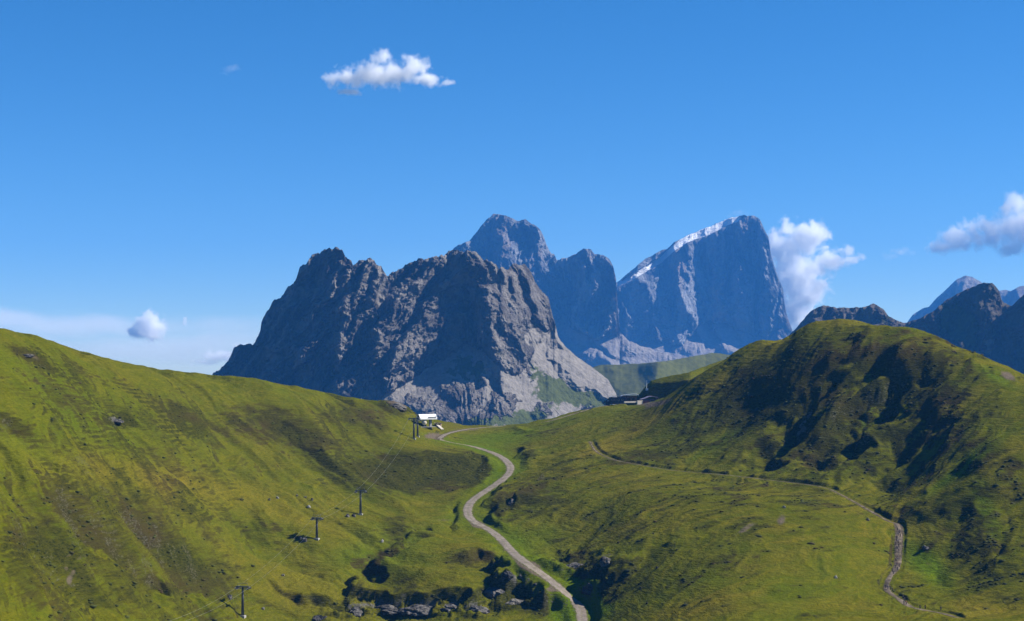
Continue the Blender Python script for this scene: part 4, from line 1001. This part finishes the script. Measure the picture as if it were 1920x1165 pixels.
# ---- hikers
def skin_mesh(name, verts, edges, radii, root=0, sub=1):
    me = bpy.data.meshes.new(name); me.from_pydata(verts, edges, []); o = bpy.data.objects.new(name, me); COL.objects.link(o)
    sk = o.modifiers.new('s', 'SKIN'); sk.use_smooth_shade = True
    if sub: m_ = o.modifiers.new('u', 'SUBSURF'); m_.levels = sub; m_.render_levels = sub
    for i, r_ in enumerate(radii):
        rr = r_ if isinstance(r_, tuple) else (r_, r_); me.skin_vertices[0].data[i].radius = rr; me.skin_vertices[0].data[i].use_root = (i == root)
    dg = bpy.context.evaluated_depsgraph_get(); dg.update()
    out = bpy.data.meshes.new_from_object(o.evaluated_get(dg)); out.name = name
    bpy.data.objects.remove(o, do_unlink=True); bpy.data.meshes.remove(me)
    return out
def figure(st_, arm, lean):
    """joints of a walking adult, 1.74 m; st_: stride, arm: arm swing, lean: forward lean (walks along +Y)"""
    hip = (0, 0, .92); chest = (0, lean * .6, 1.30); neck = (0, lean, 1.47); head = (0, lean + .03, 1.62)
    J = [hip, (0, lean * .3, 1.10), chest, neck, head,
         (.10, 0, .88), (.11, st_ * .5 + .05, .49), (.11, st_, .09), (.12, st_ + .16, .04),
         (-.10, 0, .88), (-.11, -st_ * .3 + .03, .50), (-.11, -st_, .12), (-.12, -st_ + .15, .04),
         (.19, lean * .8, 1.38), (.26, lean * .8 - arm * .5, 1.12), (.25, lean * .8 - arm * .3 + .15, .90), (.25, lean * .8 - arm * .2 + .22, .83),
         (-.19, lean * .8, 1.38), (-.26, lean * .8 + arm * .5, 1.12), (-.25, lean * .8 + arm + .12, .92), (-.25, lean * .8 + arm + .20, .86)]
    E = [(0, 1), (1, 2), (2, 3), (3, 4), (0, 5), (5, 6), (6, 7), (7, 8), (0, 9), (9, 10), (10, 11), (11, 12), (2, 13), (13, 14), (14, 15), (15, 16), (2, 17), (17, 18), (18, 19), (19, 20)]
    Rr = [(.16, .12), (.145, .11), (.17, .12), .06, (.095, .11), .095, .065, .045, .04, .095, .065, .045, .04, .065, .045, .035, .035, .065, .045, .035, .035]
    return J, E, Rr
VAR = []
cloth = {n: painted('cloth_' + n, c, .85, .1, 6) for n, c in dict(black=(.012, .012, .014), navy=(.015, .02, .05), red=(.22, .03, .03), grey=(.09, .09, .095), green=(.04, .07, .03), brown=(.07, .045, .03), blue=(.03, .08, .2)).items()}
for vi, (s_, a_, l_) in enumerate([(.22, .18, .05), (.10, .10, .02), (.30, .22, .09)]):
    J, E, Rr = figure(s_, a_, l_)
    body = skin_mesh('person', J, E, Rr)
    body.materials.append(M['skin'])
    ji = [1, 2, 13, 14, 15, 17, 18, 19]; mp_i = {k: n for n, k in enumerate(ji)}
    jk = skin_mesh('jacket', [J[i] for i in ji], [(mp_i[a], mp_i[b]) for a, b in E if a in mp_i and b in mp_i], [(.19, .15), (.205, .155), .09, .07, .055, .09, .07, .055])
    ti = [0, 5, 6, 7, 9, 10, 11]; mt_i = {k: n for n, k in enumerate(ti)}
    tr = skin_mesh('trousers', [J[i] for i in ti], [(mt_i[a], mt_i[b]) for a, b in E if a in mt_i and b in mt_i], [(.18, .14), .115, .085, .07, .115, .085, .07])
    ha = MB().ball((0, l_ + .015, 1.665), .125, (1, 1.08, .85), 2); hm_ = bpy.data.meshes.new('hair'); ha.bm.to_mesh(hm_); ha.bm.free()
    bp = MB().box((0, l_ * .5 - .24, 1.22), (.30, .20, .48)); bmesh.ops.bevel(bp.bm, geom=bp.bm.edges[:], offset=.06, segments=2, affect='EDGES'); bm_ = bpy.data.meshes.new('backpack'); bp.bm.to_mesh(bm_); bp.bm.free()
    VAR.append((body, jk, tr, hm_, bm_))
_mc = {}
def dressed(me, mat):
    k = (me.name, mat.name)
    if k not in _mc: m2 = me.copy(); m2.materials.clear(); m2.materials.append(mat); _mc[k] = m2
    return _mc[k]
def hiker(u, v, lab, grp, vi, jc, tc, bc, face, s=1.0):
    g = ground(u, v); body, jk, tr, hm_, bm_ = VAR[vi % 3]
    o = bpy.data.objects.new('person', body); COL.objects.link(o); o.location = (g[0], g[1], g[2] + .10); o.rotation_euler = (0, 0, face); o.scale = (s, s, s)
    props(o, lab, 'hiker', grp)
    for me, c in ((jk, jc), (tr, tc), (hm_, 'brown'), (bm_, bc)):
        if me is None: continue
        q = bpy.data.objects.new(me.name.split('.')[0], dressed(me, cloth[c])); COL.objects.link(q); q.parent = o
UPG, MIDG, BENDG = 'hikers in the dense upper file on the worn trail', 'hikers in the middle bunch on the worn trail', 'hikers at the bend of the worn trail'
upl = 'dark-clad hiker in the dense upper file on the steepest stretch of the trail'
mdl = 'hiker in the loose middle bunch on the widest part of the trail'
bdl = 'dark-clad hiker in the close group at the left-hand bend of the trail'
jcs = ['black', 'navy', 'grey', 'brown', 'black', 'red', 'navy', 'black', 'green', 'black']
for i, (u, v) in enumerate([(1683,996),(1686,1001),(1684,1006),(1688,1008),(1682,1012),(1681,1017),(1684,1020),(1680,1023),(1685,1027),(1682,1031),(1685,1035)]):
    hiker(u, v, upl, UPG, i, jcs[i % 4], 'black', 'navy', R(random.uniform(140, 220)), random.uniform(.94, 1.04))
for i, (u, v) in enumerate([(1683,1050),(1680,1054),(1682,1062),(1686,1065),(1679,1067),(1671,1064),(1683,1071),(1673,1073),(1675,1078)]):
    hiker(u, v, mdl, MIDG, i + 1, jcs[(i + 3) % 10], 'black' if i % 2 else 'grey', 'black', R(random.uniform(140, 220)), random.uniform(.94, 1.04))
for i, (u, v) in enumerate([(1661,1104),(1665,1106),(1669,1107),(1673,1110)]):
    hiker(u, v, bdl, BENDG, i, ['black', 'navy', 'black', 'brown'][i], 'black', 'black', R(random.uniform(140, 220)))
for u, v, lab, jc in [(1693,1124,'uppermost hiker of the four strung out just below the bend of the trail','black'), (1696,1129,'second hiker from the top of the four strung out just below the bend','navy'),
                      (1695,1134,'third hiker from the top of the four strung out just below the bend','grey'), (1699,1135,'lowest hiker of the four strung out just below the bend of the trail','red'),
                      (1725,1143,'lone hiker in dark clothes on the flat lower stretch of the trail','black'), (1735,1143,'smaller looking hiker a few steps right of the lone one on the lower stretch','brown'),
                      (1764,1146,'hiker furthest right, where the trail goes behind the near meadow','navy'), (1275,741,'single distant hiker on the yellow slope above the mountain hut','black')]:
    hiker(u, v, lab, None, int(u) % 3, jc, 'black', 'navy', R(random.uniform(150, 210)))

# ---- dwarf shrubs: thousands of low clumps over the heath
ic = bmesh.new(); bmesh.ops.create_icosphere(ic, subdivisions=1, radius=1); tv = np.array([v.co[:] for v in ic.verts]); tf = np.array([[v.index for v in f.verts] for f in ic.faces]); ic.free()
cand = rng.random((400000, 2)); ii = (np.searchsorted(dd, 440) + cand[:, 0] * (np.searchsorted(dd, 1120) - np.searchsorted(dd, 440))).astype(int); jj = (cand[:, 1] * (NU - 1)).astype(int)
pr_ = np.clip(heath_and_shade[ii, jj], 0, 1) ** 2 * (1 - np.clip(bare[ii, jj] * 3, 0, 1)) * (.25 + 1.1 * sm(fbm(X2[ii, jj] / 9, Y2[ii, jj] / 9, 3, 95), -.05, .45))
sel = np.nonzero(rng.random(400000) < pr_ * .22 * np.where(UU[jj] < 1100, .35, 1.0) * sm(heath_and_shade[ii, jj], .35, .6))[0][:11000]
n_ = len(sel); sx = rng.uniform(.25, .75, n_) * (1 + .5 * rng.random(n_)); base_ = np.stack([X2[ii[sel], jj[sel]], Y2[ii[sel], jj[sel]], Z[ii[sel], jj[sel]]], -1)
jit = 1 + rng.uniform(-.35, .35, (n_, len(tv), 1))
VV = tv[None] * jit * np.stack([sx * rng.uniform(.8, 1.7, n_), sx, sx * rng.uniform(.35, .65, n_)], -1)[:, None, :] + base_[:, None, :]
FF = (tf[None] + (np.arange(n_) * len(tv))[:, None, None]).reshape(-1, 3)
me = bpy.data.meshes.new('dwarf_shrubs'); me.vertices.add(n_ * len(tv)); me.vertices.foreach_set('co', VV.reshape(-1).astype(np.float32))
me.loops.add(len(FF) * 3); me.loops.foreach_set('vertex_index', FF.reshape(-1).astype(np.int32)); me.polygons.add(len(FF)); me.polygons.foreach_set('loop_start', np.arange(0, len(FF) * 3, 3, dtype=np.int32)); me.update(calc_edges=True)
Ns = NT('dwarf_shrub_leaves'); c_ = Ns.mix(Ns.ramp(Ns.noise(Ns.pos(), .35, 3, .6), .35, .65), (.016, .022, .005), (.055, .062, .012)); c_ = Ns.mix(Ns.ramp(Ns.noise(Ns.pos(), .08, 3, .6), .5, .7), c_, (.05, .032, .014))
me.materials.append(Ns.done(c_, .9, None, .1)); o = bpy.data.objects.new('dwarf_shrubs', me); COL.objects.link(o)
props(o, 'low dark clumps of heather and dwarf juniper scattered over the slopes', 'shrubs', None, 'stuff')
print('shrubs', n_)
